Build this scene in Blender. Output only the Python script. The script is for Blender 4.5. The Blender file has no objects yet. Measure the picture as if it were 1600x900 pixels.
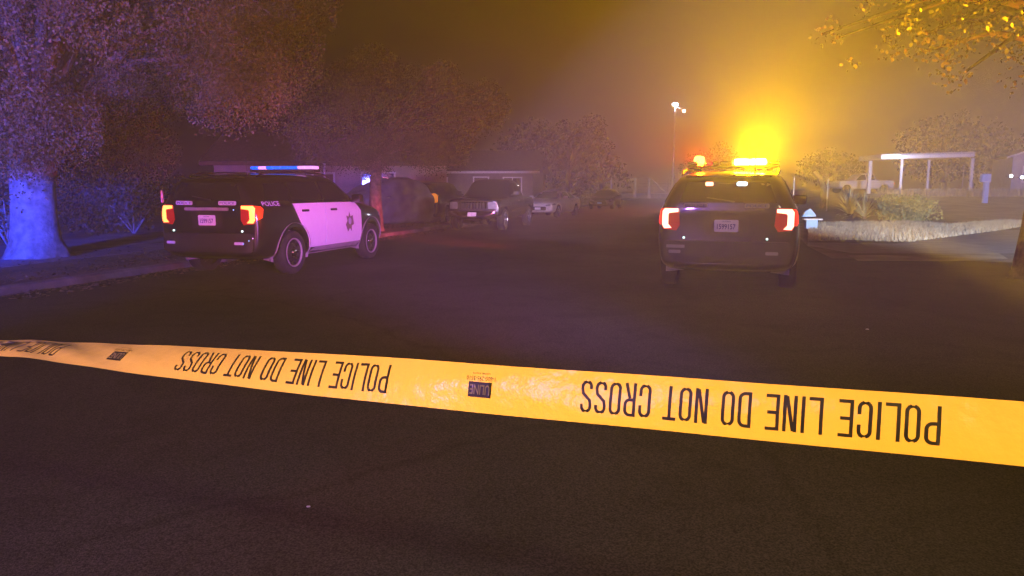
import bpy, bmesh, math, random
import numpy as np
from mathutils import Vector, Matrix
from mathutils.bvhtree import BVHTree
R = math.radians
rnd = random.Random(7)
sc = bpy.context.scene
COL = sc.collection

# ------------------------------------------------------------------ camera
PITCH = R(7.63); FPX = 1164.0; CAMH = 1.5
cam = bpy.data.cameras.new('camera'); camo = bpy.data.objects.new('camera', cam); COL.objects.link(camo)
camo.location = (0, 0, CAMH); camo.rotation_euler = (R(90) - PITCH, 0, 0)
cam.sensor_width = 36; cam.lens = FPX / 1600 * 36; cam.clip_start = 0.05; cam.clip_end = 2000
cam.dof.use_dof = False
sc.camera = camo
# ------------------------------------------------------------------ night sky
w = bpy.data.worlds.new('World'); sc.world = w; w.use_nodes = True
nt = w.node_tree
bg = nt.nodes['Background']
sky = nt.nodes.new('ShaderNodeTexSky'); sky.sky_type = 'NISHITA'; sky.sun_disc = False
sky.sun_elevation = R(2); sky.sun_rotation = R(120)
nt.links.new(sky.outputs[0], bg.inputs[0]); bg.inputs[1].default_value = 0.0012
# ------------------------------------------------------------------ lights
def mklight(name, kind, loc, col, energy, size=0.1, to=None, angle=60, blend=0.6):
    l = bpy.data.lights.new(name, kind); l.energy = energy; l.color = col
    if kind in ('POINT', 'SPOT'): l.shadow_soft_size = size
    if kind == 'AREA': l.size = size
    if kind == 'SUN': l.angle = size
    if kind == 'SPOT': l.spot_size = R(angle); l.spot_blend = blend
    o = bpy.data.objects.new(name, l); COL.objects.link(o); o.location = loc
    if to is not None:
        o.rotation_euler = (Vector(to) - Vector(loc)).to_track_quat('-Z', 'Y').to_euler()
    o['kind'] = 'structure'
    return o
# street light behind the photographer
mklight('street_light', 'SPOT', (1.6, -4.0, 4.2), (1.0, 0.80, 0.50), 720, 0.2, (0.1, 2.2, 0.6), 62, 1.0)
# flashing lamps of the patrol cars parked behind and beside the photographer
mklight('rear_blue_lamp', 'SPOT', (-7.0, -2.6, 1.9), (0.006, 0.035, 1.0), 110000, 0.12, (-10.5, 15.6, 0.75), 11.5, 0.9)
mklight('rear_blue_wash', 'SPOT', (-7.4, -2.6, 1.9), (0.05, 0.07, 1.0), 26000, 0.12, (-11.2, 15.0, 3.4), 40, 1.0)
mklight('verge_blue_lamp', 'SPOT', (-6.6, -3.0, 2.2), (0.07, 0.07, 1.0), 15000, 0.12, (-8.9, 11.2, 0.0), 36, 1.0)
mklight('rear_violet_lamp', 'SPOT', (-6.0, -2.4, 1.9), (0.20, 0.11, 1.0), 23000, 0.12, (-8.4, 14.0, 6.2), 46, 1.0)
mklight('side_violet_lamp', 'SPOT', (5.5, -2.6, 1.8), (0.30, 0.12, 1.0), 24000, 0.12, (-3.4, 16.0, 0.9), 21, 0.9)
mklight('side_red_lamp', 'SPOT', (5.2, -3.0, 1.9), (1.0, 0.13, 0.36), 11000, 0.12, (-4.0, 14.6, 1.0), 19, 0.9)
mklight('rear_red_lamp', 'SPOT', (-5.6, -3.0, 1.9), (1.0, 0.16, 0.18), 6000, 0.12, (-4.6, 15.0, 3.9), 34, 1.0)
mklight('near_violet_wash', 'SPOT', (-5.5, -5.5, 3.0), (0.46, 0.18, 1.0), 3600, 0.3, (-3.0, 2.4, 0.0), 56, 1.0)
# light bar lamps, then unseen front lamps of the right patrol car
BAR2 = Vector((3.505, 11.97, 0)); BR = Vector((0.948, -0.317, 0)); BF = Vector((0.317, 0.948, 0))
def barpos(x, y, z): p = BAR2 + BR * x + BF * y; return (p.x, p.y, z)
mklight('amber_bar_lamp', 'SPOT', barpos(.26, -.02, 1.938), (1.0, 0.54, 0.0), 46000, 0.015, (5.4, 0.0, 1.8), 154, 0.8)
for q in (.07, .26, .45): mklight('amber_bar_glow', 'POINT', barpos(q, 0, 1.938), (1.0, 0.54, 0.0), 520, 0.015)
mklight('red_bar_lamp', 'POINT', barpos(-.52, 0, 1.938), (1.0, 0.04, 0.0), 2600, 0.03)
mklight('white_side_lamp', 'SPOT', (9.6, -3.0, 2.2), (0.68, 0.76, 1.0), 82000, 0.08, (16.6, 33.0, 0.9), 26, 0.8)  # unseen lamp behind the camera, lights the lawn
mklight('far_side_fill', 'SPOT', (10.4, -3.0, 2.3), (0.36, 0.30, 1.0), 110000, 0.08, (35.0, 60.0, 4.4), 15, 0.9)  # unseen spot behind the camera, added to light carport and gabled house
mklight('red_front_lamp', 'SPOT', (3.2, 15.0, 1.1), (1.0, 0.06, 0.07), 9000, 0.06, (-3.9, 23.4, 0.0), 17, 1.0)
mklight('street_violet_fill', 'SPOT', (1.8, -3.2, 3.0), (0.62, 0.42, 1.0), 38000, 0.08, (-0.4, 33.0, 0.9), 8.8, 0.6)  # unseen spot behind the camera, added to light the parked cars
mklight('left_front_fill', 'SPOT', (3.9, 15.4, 1.2), (0.70, 0.55, 1.0), 4000, 0.08, (-0.4, 30.0, 1.0), 30, 1.0)  # added spot at the car front, brightens pickup and white sedan
mklight('front_lamp', 'SPOT', (4.4, 15.6, 0.9), (0.50, 0.38, 1.0), 45000, 0.08, (17.5, 110.0, 4.4), 10, 1.0)

sc.view_settings.view_transform = 'Standard'; sc.view_settings.look = 'None'
sc.view_settings.exposure = 0.0; sc.view_settings.gamma = 1.0; sc.view_settings.use_curve_mapping = False
cy = sc.cycles
cy.use_denoising = True; cy.max_bounces = 6; cy.diffuse_bounces = 2; cy.glossy_bounces = 3; cy.transmission_bounces = 3
cy.volume_bounces = 0; cy.sample_clamp_indirect = 4; cy.use_light_tree = True; cy.transparent_max_bounces = 6
cy.caustics_reflective = False; cy.caustics_refractive = False

# ------------------------------------------------------------------ materials
def mat(name, col, rough=0.7, metal=0.0, emit=None, estr=0.0, var=0.15, scale=8.0, bump=0.0, bscale=40.0, coat=0.0, spec=0.5, trans=None):
    m = bpy.data.materials.new(name); m.use_nodes = True
    n = m.node_tree.nodes; L = m.node_tree.links; b = n['Principled BSDF']
    b.inputs['Roughness'].default_value = rough; b.inputs['Metallic'].default_value = metal
    b.inputs['Coat Weight'].default_value = coat; b.inputs['Coat Roughness'].default_value = 0.06
    b.inputs['Specular IOR Level'].default_value = spec
    tc = n.new('ShaderNodeTexCoord')
    no = n.new('ShaderNodeTexNoise'); no.inputs['Scale'].default_value = scale; no.inputs['Detail'].default_value = 5
    L.new(tc.outputs['Object'], no.inputs['Vector'])
    ramp = n.new('ShaderNodeValToRGB')
    ramp.color_ramp.elements[0].position = 0.3; ramp.color_ramp.elements[1].position = 0.72
    ramp.color_ramp.elements[0].color = (*[c * (1 - var) for c in col], 1)
    ramp.color_ramp.elements[1].color = (*[min(1, c * (1 + var)) for c in col], 1)
    L.new(no.outputs['Fac'], ramp.inputs['Fac']); L.new(ramp.outputs['Color'], b.inputs['Base Color'])
    if bump:
        n2 = n.new('ShaderNodeTexNoise'); n2.inputs['Scale'].default_value = bscale; n2.inputs['Detail'].default_value = 6
        L.new(tc.outputs['Object'], n2.inputs['Vector'])
        bp = n.new('ShaderNodeBump'); bp.inputs['Strength'].default_value = bump; bp.inputs['Distance'].default_value = 0.02
        L.new(n2.outputs['Fac'], bp.inputs['Height']); L.new(bp.outputs['Normal'], b.inputs['Normal'])
    if emit:
        b.inputs['Emission Color'].default_value = (*emit, 1); b.inputs['Emission Strength'].default_value = estr
    if trans:
        tr = n.new('ShaderNodeBsdfTranslucent'); tr.inputs['Color'].default_value = (*trans, 1)
        mx = n.new('ShaderNodeMixShader'); mx.inputs[0].default_value = 0.25
        L.new(b.outputs[0], mx.inputs[1]); L.new(tr.outputs[0], mx.inputs[2]); L.new(mx.outputs[0], n['Material Output'].inputs['Surface'])
    return m
M = dict(
    black_paint=mat('black_paint', (0.012, 0.012, 0.014), 0.28, coat=0.8, var=0.1),
    white_paint=mat('white_paint', (0.78, 0.78, 0.78), 0.3, coat=0.6, var=0.03),
    grey_trim=mat('grey_trim', (0.27, 0.26, 0.25), 0.6, var=0.12, bump=0.1, bscale=120),
    dark_trim=mat('dark_trim', (0.02, 0.02, 0.02), 0.55, bump=0.1, bscale=120),
    glass=mat('tinted_glass', (0.012, 0.013, 0.016), 0.05, var=0.05, spec=0.7),
    rubber=mat('rubber', (0.018, 0.017, 0.017), 0.85, bump=0.2, bscale=60),
    steel=mat('steel', (0.03, 0.03, 0.032), 0.35, metal=0.3),
    bright=mat('bright_metal', (0.62, 0.62, 0.62), 0.22, metal=0.9, var=0.05),
    chrome=mat('chrome', (0.5, 0.5, 0.5), 0.12, metal=1.0, var=0.05),
    plate=mat('plate', (0.75, 0.78, 0.85), 0.5, var=0.05),
    plate_ink=mat('plate_ink', (0.03, 0.05, 0.25), 0.6),
    decal=mat('reflective_decal', (0.62, 0.66, 0.8), 0.45, var=0.05),
    decal_grey=mat('decal_grey', (0.16, 0.17, 0.2), 0.5, var=0.05),
    badge=mat('badge', (0.20, 0.18, 0.12), 0.45, var=0.25, scale=30),
    badge_center=mat('badge_center', (0.42, 0.46, 0.55), 0.45),
    red_lens=mat('red_lens', (0.28, 0.015, 0.015), 0.15, coat=0.7, emit=(1, 0.02, 0.03), estr=0.22),
    tail_lit=mat('tail_lit', (0.8, 0.1, 0.03), 0.3, emit=(1, 0.20, 0.045), estr=5.0),
    tail_rim=mat('tail_rim', (0.5, 0.02, 0.01), 0.3, emit=(1, 0.03, 0.01), estr=1.4),
    tail_lit_b=mat('tail_lit_b', (0.8, 0.3, 0.25), 0.3, emit=(1, 0.42, 0.30), estr=3.2),
    amber_lit=mat('amber_lit', (1, 0.6, 0.1), 0.3, emit=(1, 0.66, 0.10), estr=40),
    amber_rim=mat('amber_rim', (1, 0.5, 0.05), 0.3, emit=(1, 0.5, 0.02), estr=5),
    red_lit=mat('red_lit', (1, 0.2, 0.1), 0.3, emit=(1, 0.22, 0.03), estr=16),
    red_dim=mat('red_dim', (0.4, 0.03, 0.03), 0.3, emit=(1, 0.05, 0.06), estr=0.8),
    redwhite_lit=mat('redwhite_lit', (1, 0.4, 0.3), 0.3, emit=(1, 0.35, 0.22), estr=4),
    white_lit=mat('white_lit', (0.8, 0.9, 1), 0.3, emit=(0.55, 0.8, 1.0), estr=3.5),
    blue_lit=mat('blue_lit', (0.0, 0.2, 0.8), 0.3, emit=(0.0, 0.13, 1.0), estr=1.0, var=0.4, scale=9),
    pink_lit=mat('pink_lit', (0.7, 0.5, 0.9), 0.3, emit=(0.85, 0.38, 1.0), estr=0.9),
    lens_clear=mat('clear_lens', (0.3, 0.3, 0.33), 0.15, coat=0.6),
    lens_dark=mat('dark_lens', (0.05, 0.05, 0.06), 0.15, coat=0.6),
    amber_lens_glow=mat('amber_lens_glow', (0.7, 0.22, 0.02), 0.25, emit=(1, 0.30, 0.01), estr=0.55, var=0.5, scale=22),
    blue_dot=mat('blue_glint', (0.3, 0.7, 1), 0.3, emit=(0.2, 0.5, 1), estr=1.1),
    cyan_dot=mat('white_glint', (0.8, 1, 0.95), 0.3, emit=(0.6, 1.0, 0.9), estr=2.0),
    yellow_dot=mat('yellow_glint', (1, 0.9, 0.1), 0.3, emit=(0.9, 0.9, 0.02), estr=1.2),
    pickup_paint=mat('pickup_paint', (0.06, 0.05, 0.05), 0.25, metal=0.3, coat=0.8),
    white_car=mat('white_car', (0.7, 0.7, 0.72), 0.3, coat=0.6, var=0.03),
    dark_car=mat('dark_car', (0.02, 0.02, 0.022), 0.25, coat=0.8),
    cover=mat('cover_cloth', (0.22, 0.24, 0.28), 0.9, var=0.25, scale=2, bump=0.6, bscale=5),
    bark=mat('bark', (0.20, 0.16, 0.12), 0.95, var=0.5, scale=7, bump=1.0, bscale=14),
    leaf=mat('leaf', (0.085, 0.085, 0.045), 0.65, var=0.5, scale=1.1),
    leaf_dark=mat('leaf_dark', (0.028, 0.034, 0.02), 0.7, var=0.4, scale=1.5),
    leaf_gold=mat('leaf_gold', (0.075, 0.065, 0.03), 0.5, var=0.4, scale=2),
    yucca=mat('yucca', (0.46, 0.55, 0.42), 0.6, var=0.25, scale=4),
    shrub=mat('shrub_leaf', (0.27, 0.29, 0.12), 0.7, var=0.3, scale=3),
    drygrass=mat('dry_grass', (0.42, 0.38, 0.27), 0.9, var=0.3, scale=2),
    lawn=mat('lawn_ground', (0.30, 0.27, 0.2), 0.95, var=0.4, scale=1.4, bump=0.8, bscale=12),
    dirt=mat('dirt', (0.14, 0.12, 0.10), 0.95, var=0.4, scale=0.8, bump=0.8, bscale=9),
    concrete=mat('concrete', (0.24, 0.22, 0.21), 0.85, var=0.2, scale=2.5, bump=0.3, bscale=30),
    stucco=mat('stucco', (0.42, 0.36, 0.31), 0.9, var=0.12, scale=3, bump=0.3, bscale=60),
    lilac_wall=mat('pale_wall', (.42, .41, .46), .85, var=.15, scale=2, bump=.3, bscale=40),
    trim_white=mat('trim_white', (0.75, 0.75, 0.75), 0.6, var=0.06),
    roofing=mat('roofing', (0.10, 0.085, 0.08), 0.9, var=0.3, scale=6, bump=0.6, bscale=20),
    wood=mat('wood', (0.16, 0.11, 0.07), 0.8, var=0.3, scale=5, bump=0.4),
    galv=mat('galvanised', (0.55, 0.55, 0.57), 0.4, metal=0.5, var=0.1),
    lamp_white=mat('lamp_white', (0.9, 0.95, 1), 0.3, emit=(0.8, 0.9, 1.0), estr=14),
    blue_box=mat('blue_plastic', (0.30, 0.50, 0.72), 0.5, var=0.08),
    litter=mat('paper', (0.7, 0.7, 0.7), 0.8),
    ink=mat('tape_ink', (0.085, 0.062, 0.028), 0.4, var=0.3, scale=60, spec=0.5),
)
for k_, c_, e_ in (('amber_lit', (1, .68, .12), 34), ('red_lit', (1, .24, .04), 15)):   # clear lamp covers: glow and let the lamp inside shine out
    m_ = M[k_]; n_ = m_.node_tree.nodes; L_ = m_.node_tree.links
    em = n_.new('ShaderNodeEmission'); em.inputs[0].default_value = (*c_, 1); em.inputs[1].default_value = e_
    tb = n_.new('ShaderNodeBsdfTransparent'); mx_ = n_.new('ShaderNodeMixShader'); mx_.inputs[0].default_value = .45
    L_.new(tb.outputs[0], mx_.inputs[1]); L_.new(em.outputs[0], mx_.inputs[2]); L_.new(mx_.outputs[0], n_['Material Output'].inputs['Surface'])
# tape plastic: glossy, lets some of the light behind it through
def tape_mat():
    m = mat('tape_plastic', (0.70, 0.51, 0.21), 0.27, var=0.10, scale=7, spec=0.7, bump=0.5, bscale=11, trans=(0.85, 0.56, 0.05))
    return m
M['tape'] = tape_mat()
def asphalt():
    m = bpy.data.materials.new('asphalt'); m.use_nodes = True
    n = m.node_tree.nodes; L = m.node_tree.links; b = n['Principled BSDF']
    tc = n.new('ShaderNodeTexCoord')
    def noise(sc_, det, dist=0):
        q = n.new('ShaderNodeTexNoise'); q.inputs['Scale'].default_value = sc_; q.inputs['Detail'].default_value = det; q.inputs['Distortion'].default_value = dist
        L.new(tc.outputs['Object'], q.inputs['Vector']); return q
    def ramp(src, p0, p1, c0, c1):
        r = n.new('ShaderNodeValToRGB'); r.color_ramp.elements[0].position = p0; r.color_ramp.elements[1].position = p1
        r.color_ramp.elements[0].color = (*c0, 1); r.color_ramp.elements[1].color = (*c1, 1); L.new(src, r.inputs['Fac']); return r.outputs[0]
    def mul(a, b_):
        x = n.new('ShaderNodeMix'); x.data_type = 'RGBA'; x.blend_type = 'MULTIPLY'; x.inputs[0].default_value = 1
        L.new(a, x.inputs[6]); L.new(b_, x.inputs[7]); return x.outputs[2]
    c = ramp(noise(0.35, 6).outputs['Fac'], .3, .7, (.040, .038, .037), (.066, .063, .060))
    c = mul(c, ramp(noise(1.7, 5, 1.2).outputs['Fac'], .36, .48, (.86, .86, .87), (1, 1, 1)))       # oil stains and damp patches
    c = mul(c, ramp(noise(120, 3).outputs['Fac'], .36, .70, (.55, .55, .55), (2.0, 1.95, 1.9)))     # stone chips
    # tar filled cracks
    wv = noise(1.1, 3); mp = n.new('ShaderNodeMix'); mp.data_type = 'VECTOR'; mp.inputs[0].default_value = .4
    L.new(tc.outputs['Object'], mp.inputs[4]); L.new(wv.outputs['Color'], mp.inputs[5])
    v = n.new('ShaderNodeTexVoronoi'); v.feature = 'DISTANCE_TO_EDGE'; v.inputs['Scale'].default_value = .23; L.new(mp.outputs[1], v.inputs['Vector'])
    c = mul(c, ramp(v.outputs['Distance'], .001, .006, (.80, .80, .80), (1, 1, 1)))
    L.new(c, b.inputs['Base Color'])
    b.inputs['Roughness'].default_value = 0.95; b.inputs['Specular IOR Level'].default_value = 0.12
    s = n.new('ShaderNodeTexVoronoi'); s.inputs['Scale'].default_value = 150; L.new(tc.outputs['Object'], s.inputs['Vector'])
    bp = n.new('ShaderNodeBump'); bp.inputs['Strength'].default_value = 0.5; bp.inputs['Distance'].default_value = 0.004
    L.new(s.outputs['Distance'], bp.inputs['Height']); L.new(bp.outputs['Normal'], b.inputs['Normal'])
    return m
M['asphalt'] = asphalt()

# ------------------------------------------------------------------ helpers
def finish(name, me, m, parent=None, smooth=False):
    o = bpy.data.objects.new(name, me); COL.objects.link(o)
    if m is not None: me.materials.append(M[m] if isinstance(m, str) else m)
    if smooth: me.polygons.foreach_set('use_smooth', [True] * len(me.polygons))
    if parent is not None: o.parent = parent
    return o
def obj(name, bm, m, parent=None, smooth=False, angle=None):
    me = bpy.data.meshes.new(name); bm.to_mesh(me); bm.free()
    if angle:
        me.polygons.foreach_set('use_smooth', [True] * len(me.polygons))
        me.set_sharp_from_angle(angle=R(angle))
    return finish(name, me, m, parent, smooth)
def thing(name, label, cat, loc=(0, 0, 0), rz=0, group=None):
    o = bpy.data.objects.new(name, None); COL.objects.link(o); o.location = loc; o.rotation_euler = (0, 0, rz)
    return tag(o, label, cat, group)
def tag(o, label, cat, group=None, kind=None):
    o['label'] = label; o['category'] = cat
    if group: o['group'] = group
    if kind: o['kind'] = kind
    return o
def struct(o): o['kind'] = 'structure'; return o
def ray(px, py):
    cx = (px - 800) / FPX; c = (450 - py) / FPX
    return Vector((cx, math.cos(PITCH) + c * math.sin(PITCH), -math.sin(PITCH) + c * math.cos(PITCH)))
def at(px, py, Y): r = ray(px, py); return Vector((0, 0, CAMH)) + r * (Y / r.y)
def gr(px, py, z=0.0): r = ray(px, py); return Vector((0, 0, CAMH)) + r * ((z - CAMH) / r.z)
ST = R(14.5)
def S(a, b, z=0): return Vector((a * math.cos(ST) + b * math.sin(ST), -a * math.sin(ST) + b * math.cos(ST), z))
def box(bm, c, s, rot=None, bev=0.0):
    r = bmesh.ops.create_cube(bm, size=1)
    vs = r['verts']
    for v in vs:
        v.co = Vector((v.co.x * s[0], v.co.y * s[1], v.co.z * s[2]))
    if bev > 0:
        es = list({e for v in vs for e in v.link_edges})
        rr = bmesh.ops.bevel(bm, geom=es, offset=bev, segments=2, affect='EDGES', profile=0.5)
        vs = list({v for f in rr['faces'] for v in f.verts} | {v for v in vs if v.is_valid})
    for v in vs:
        co = v.co.copy()
        if rot is not None: co = rot @ co
        v.co = co + Vector(c)
    return vs
def tube(bm, pts, rad, seg=8, caps=True):
    pts = [Vector(p) for p in pts]; n = len(pts)
    rads = rad if hasattr(rad, '__len__') else [rad] * n
    rings = []; up = Vector((0.13, 0.21, 0.97))
    for i, p in enumerate(pts):
        t = (pts[min(i + 1, n - 1)] - pts[max(i - 1, 0)]).normalized()
        a = t.cross(up)
        if a.length < 0.05: a = t.cross(Vector((1, 0, 0)))
        a.normalize(); b = t.cross(a)
        rings.append([bm.verts.new(p + rads[i] * (math.cos(2 * math.pi * k / seg) * a + math.sin(2 * math.pi * k / seg) * b)) for k in range(seg)])
    for i in range(n - 1):
        for k in range(seg):
            bm.faces.new((rings[i][k], rings[i][(k + 1) % seg], rings[i + 1][(k + 1) % seg], rings[i + 1][k]))
    if caps:
        bm.faces.new(rings[0]); bm.faces.new(rings[-1][::-1])
def sheet(name, pts, z, m, cut=0):
    bm = bmesh.new(); vs = [bm.verts.new((p[0], p[1], z)) for p in pts]; f = bm.faces.new(vs)
    if f.normal.z < 0: f.normal_flip()
    bm.normal_update()
    for f in bm.faces:
        if f.normal.z < 0: f.normal_flip()
    return struct(obj(name, bm, m))
def quads(name, V, m, parent=None, n=4):
    me = bpy.data.meshes.new(name); k = len(V) // n
    me.vertices.add(len(V)); me.vertices.foreach_set('co', np.asarray(V, dtype=np.float32).ravel())
    me.loops.add(len(V)); me.loops.foreach_set('vertex_index', np.arange(len(V), dtype=np.int32))
    me.polygons.add(k); me.polygons.foreach_set('loop_start', np.arange(0, len(V), n, dtype=np.int32))
    me.polygons.foreach_set('loop_total', np.full(k, n, dtype=np.int32)); me.update()
    return finish(name, me, m, parent)
# flat shapes --------------------------------------------------------
def flat_poly(polys, step=0.06):
    """bmesh in the xy plane: filled polygons cut by a grid so they can follow a curved surface"""
    bm = bmesh.new()
    for P in polys:
        try: bm.faces.new([bm.verts.new((p[0], p[1], 0)) for p in P])
        except ValueError: pass
    if step:
        xs = [v.co.x for v in bm.verts]; ys = [v.co.y for v in bm.verts]
        for ax, lo, hi in ((0, min(xs), max(xs)), (1, min(ys), max(ys))):
            q = math.ceil(lo / step) * step
            while q < hi:
                co = [0, 0, 0]; co[ax] = q; no = [0, 0, 0]; no[ax] = 1
                bmesh.ops.bisect_plane(bm, geom=bm.verts[:] + bm.edges[:] + bm.faces[:], plane_co=co, plane_no=no)
                q += step
    bmesh.ops.triangulate(bm, faces=[f for f in bm.faces if len(f.verts) > 4])
    return bm
def text_bm(txt, height, width=None, bold=0.0):
    cu = bpy.data.curves.new('t', 'FONT'); cu.body = txt; cu.size = 1.0; cu.align_x = 'CENTER'; cu.align_y = 'CENTER'
    cu.resolution_u = 3; cu.offset = bold
    o = bpy.data.objects.new('t', cu); COL.objects.link(o); bpy.context.view_layer.update()
    me = bpy.data.meshes.new_from_object(o.evaluated_get(bpy.context.evaluated_depsgraph_get()))
    bpy.data.objects.remove(o); bpy.data.curves.remove(cu)
    bm = bmesh.new(); bm.from_mesh(me); bpy.data.meshes.remove(me)
    xs = [v.co.x for v in bm.verts]; ys = [v.co.y for v in bm.verts]
    sx = (width or (max(xs) - min(xs)) * height / 0.72) / (max(xs) - min(xs)); sy = height / (max(ys) - min(ys))
    mx = (max(xs) + min(xs)) / 2; my = (max(ys) + min(ys)) / 2
    for v in bm.verts: v.co = Vector(((v.co.x - mx) * sx, (v.co.y - my) * sy, 0))
    return bm
def stroke(bm, pts, wd, closed=False):
    P = [Vector((p[0], p[1])) for p in pts]; n = len(P); Lf = []; Rt = []
    for i in range(n):
        a = P[i - 1] if (i > 0 or closed) else None; c = P[(i + 1) % n] if (i < n - 1 or closed) else None
        d1 = (P[i] - a).normalized() if a is not None else None; d2 = (c - P[i]).normalized() if c is not None else None
        if d1 is None: d1 = d2
        if d2 is None: d2 = d1
        t = (d1 + d2)
        t = t.normalized() if t.length > 1e-6 else d1
        nn = Vector((-t.y, t.x)); k = wd / 2 / max(0.35, nn.dot(Vector((-d1.y, d1.x))))
        Lf.append(bm.verts.new((*(P[i] + nn * k), 0))); Rt.append(bm.verts.new((*(P[i] - nn * k), 0)))
    for i in range(n if closed else n - 1):
        j = (i + 1) % n
        bm.faces.new((Rt[i], Rt[j], Lf[j], Lf[i]))
def arc(cx, cyy, rx, ry, a0, a1, n=5):
    return [(cx + rx * math.cos(R(a0 + (a1 - a0) * k / n)), cyy + ry * math.sin(R(a0 + (a1 - a0) * k / n))) for k in range(n + 1)]
def letter(bm, ch, x0, y0, W, H, t):
    """condensed block capital drawn with strokes"""
    h = t / 2; l, r, b, T = x0 + h, x0 + W - h, y0 + h, y0 + H - h; c = W * 0.40; m = (b + T) / 2
    def st(p, cl=False): stroke(bm, p, t, cl)
    V0, V1 = y0, y0 + H
    if ch == 'P': st([(l, V0), (l, V1)]); st([(l + h, T)] + arc(r - c, T - c, c, c, 90, 0) + arc(r - c, m + c - h, c, c, 0, -90) + [(l + h, m - h)])
    elif ch == 'R': st([(l, V0), (l, V1)]); st([(l + h, T)] + arc(r - c, T - c, c, c, 90, 0) + arc(r - c, m + c, c, c, 0, -90) + [(l + h, m)]); st([(x0 + W * 0.50, m - h), (r, V0)])
    elif ch == 'O': st(arc(r - c, T - c, c, c, 90, 0) + arc(r - c, b + c, c, c, 0, -90) + arc(l + c, b + c, c, c, 270, 180) + arc(l + c, T - c, c, c, 180, 90), True) if False else st(dedup(arc(r - c, T - c, c, c, 90, 0) + arc(r - c, b + c, c, c, 0, -90) + arc(l + c, b + c, c, c, 270, 180) + arc(l + c, T - c, c, c, 180, 90)), True)
    elif ch == 'D': st([(l, V0), (l, V1)]); st([(l + h, T)] + arc(r - c, T - c, c, c, 90, 0) + arc(r - c, b + c, c, c, 0, -90) + [(l + h, b)])
    elif ch == 'L': st([(l, V0), (l, V1)]); st([(l + h, b), (x0 + W, b)])
    elif ch == 'I': st([(x0 + t / 2, V0), (x0 + t / 2, V1)])
    elif ch == 'C': st([(r, T - H * 0.32)] + arc(r - c, T - c, c, c, 0, 90) + arc(l + c, T - c, c, c, 90, 180) + arc(l + c, b + c, c, c, 180, 270) + arc(r - c, b + c, c, c, 270, 360) + [(r, b + H * 0.32)])
    elif ch == 'E': st([(l, V0), (l, V1)]); [st([(l + h, y), (x0 + W * q, y)]) for y, q in ((b, 1), (m, .88), (T, 1))]
    elif ch == 'N': st([(l, V0), (l, V1)]); st([(r, V0), (r, V1)]); st([(l + h, V1 - h * .6), (r - h, V0 + h * .6)])
    elif ch == 'T': st([((l + r) / 2, V0), ((l + r) / 2, T - h)]); st([(x0 - t * .1, T), (x0 + W + t * .1, T)])
    elif ch == 'U': st([(l, V1)] + arc(l + c, b + c, c, c, 180, 270) + arc(r - c, b + c, c, c, 270, 360) + [(r, V1)])
    elif ch == 'S':
        st([(r, T - H * 0.22)] + arc(r - c, T - c, c, c, 0, 90) + arc(l + c, T - c, c, c, 90, 180) + [(l, T - H * 0.22), (l + W * .08, m + H * .10), (r - W * .08, m - H * .10), (r, b + H * 0.22)] + arc(r - c, b + c, c, c, 0, -90) + arc(l + c, b + c, c, c, 270, 180) + [(l, b + H * 0.22)])
def dedup(p):
    o = []
    for q in p:
        if not o or (abs(q[0] - o[-1][0]) + abs(q[1] - o[-1][1])) > 1e-6: o.append(q)
    if abs(o[0][0] - o[-1][0]) + abs(o[0][1] - o[-1][1]) < 1e-6: o.pop()
    return o
# ------------------------------------------------------------------ vehicles
def lerp(a, b, t): return a + (b - a) * t
def loft(stations, rear_skew=0.28, skew_z=1.2, sub=2, front_skew=0.0):
    """closed body; stations: (y, zbot, zbelt, ztop, width, topwidth)"""
    bm = bmesh.new(); rings = []
    y0 = stations[0][0]; y1 = stations[-1][0]
    for (y, zb, zl, zt, wd, wt) in stations:
        w2 = wd; h = zl - zb
        half = [(0, zb), (.80 * w2, zb), (.95 * w2, zb + .07), (1.0 * w2, zb + .36 * h), (1.0 * w2, zb + .72 * h), (.972 * w2, zl - .04), (.945 * w2, zl + 0.012)]
        top = zt - zl
        sh = (lerp(.945 * w2, wt, .5), zl + .5 * top); half.append(sh)
        half += [(wt, zt - min(.07, top * .35)), (.86 * wt, zt - .012), (.45 * wt, zt + .006), (0, zt + .012)]
        fall = max(0.0, 1 - abs(y - y0) / 0.5); ff = max(0.0, 1 - abs(y - y1) / 0.5)
        ring = []
        def pos(x, z):
            yy = y + fall * rear_skew * max(0, z - skew_z) - ff * front_skew * max(0, z - .6)
            yy += fall * 0.10 * (abs(x) / w2) ** 3 - ff * 0.16 * (abs(x) / w2) ** 2
            return (x, yy, z)
        for (x, z) in half: ring.append(bm.verts.new(pos(x, z)))
        for (x, z) in half[-2:0:-1]: ring.append(bm.verts.new(pos(-x, z)))
        rings.append(ring)
    n = len(rings[0])
    for i in range(len(rings) - 1):
        for k in range(n):
            bm.faces.new((rings[i][k], rings[i][(k + 1) % n], rings[i + 1][(k + 1) % n], rings[i + 1][k]))
    # end caps: quads between the two sides
    for ring, flip in ((rings[0], False), (rings[-1], True)):
        H = n // 2
        for k in range(H):
            a, b_, c, d = ring[k], ring[k + 1], ring[(n - k - 1) % n], ring[(n - k) % n]
            fs = [a, b_, c, d]; u = []
            for v in fs:
                if v not in u: u.append(v)
            if len(u) > 2:
                f = bm.faces.new(u if flip else u[::-1])
    bmesh.ops.recalc_face_normals(bm, faces=bm.faces[:])
    me = bpy.data.meshes.new('tmp'); bm.to_mesh(me); bm.free()
    o = bpy.data.objects.new('tmp', me); COL.objects.link(o)
    if sub:
        s = o.modifiers.new('s', 'SUBSURF'); s.levels = sub; s.render_levels = sub
    return o
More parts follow.
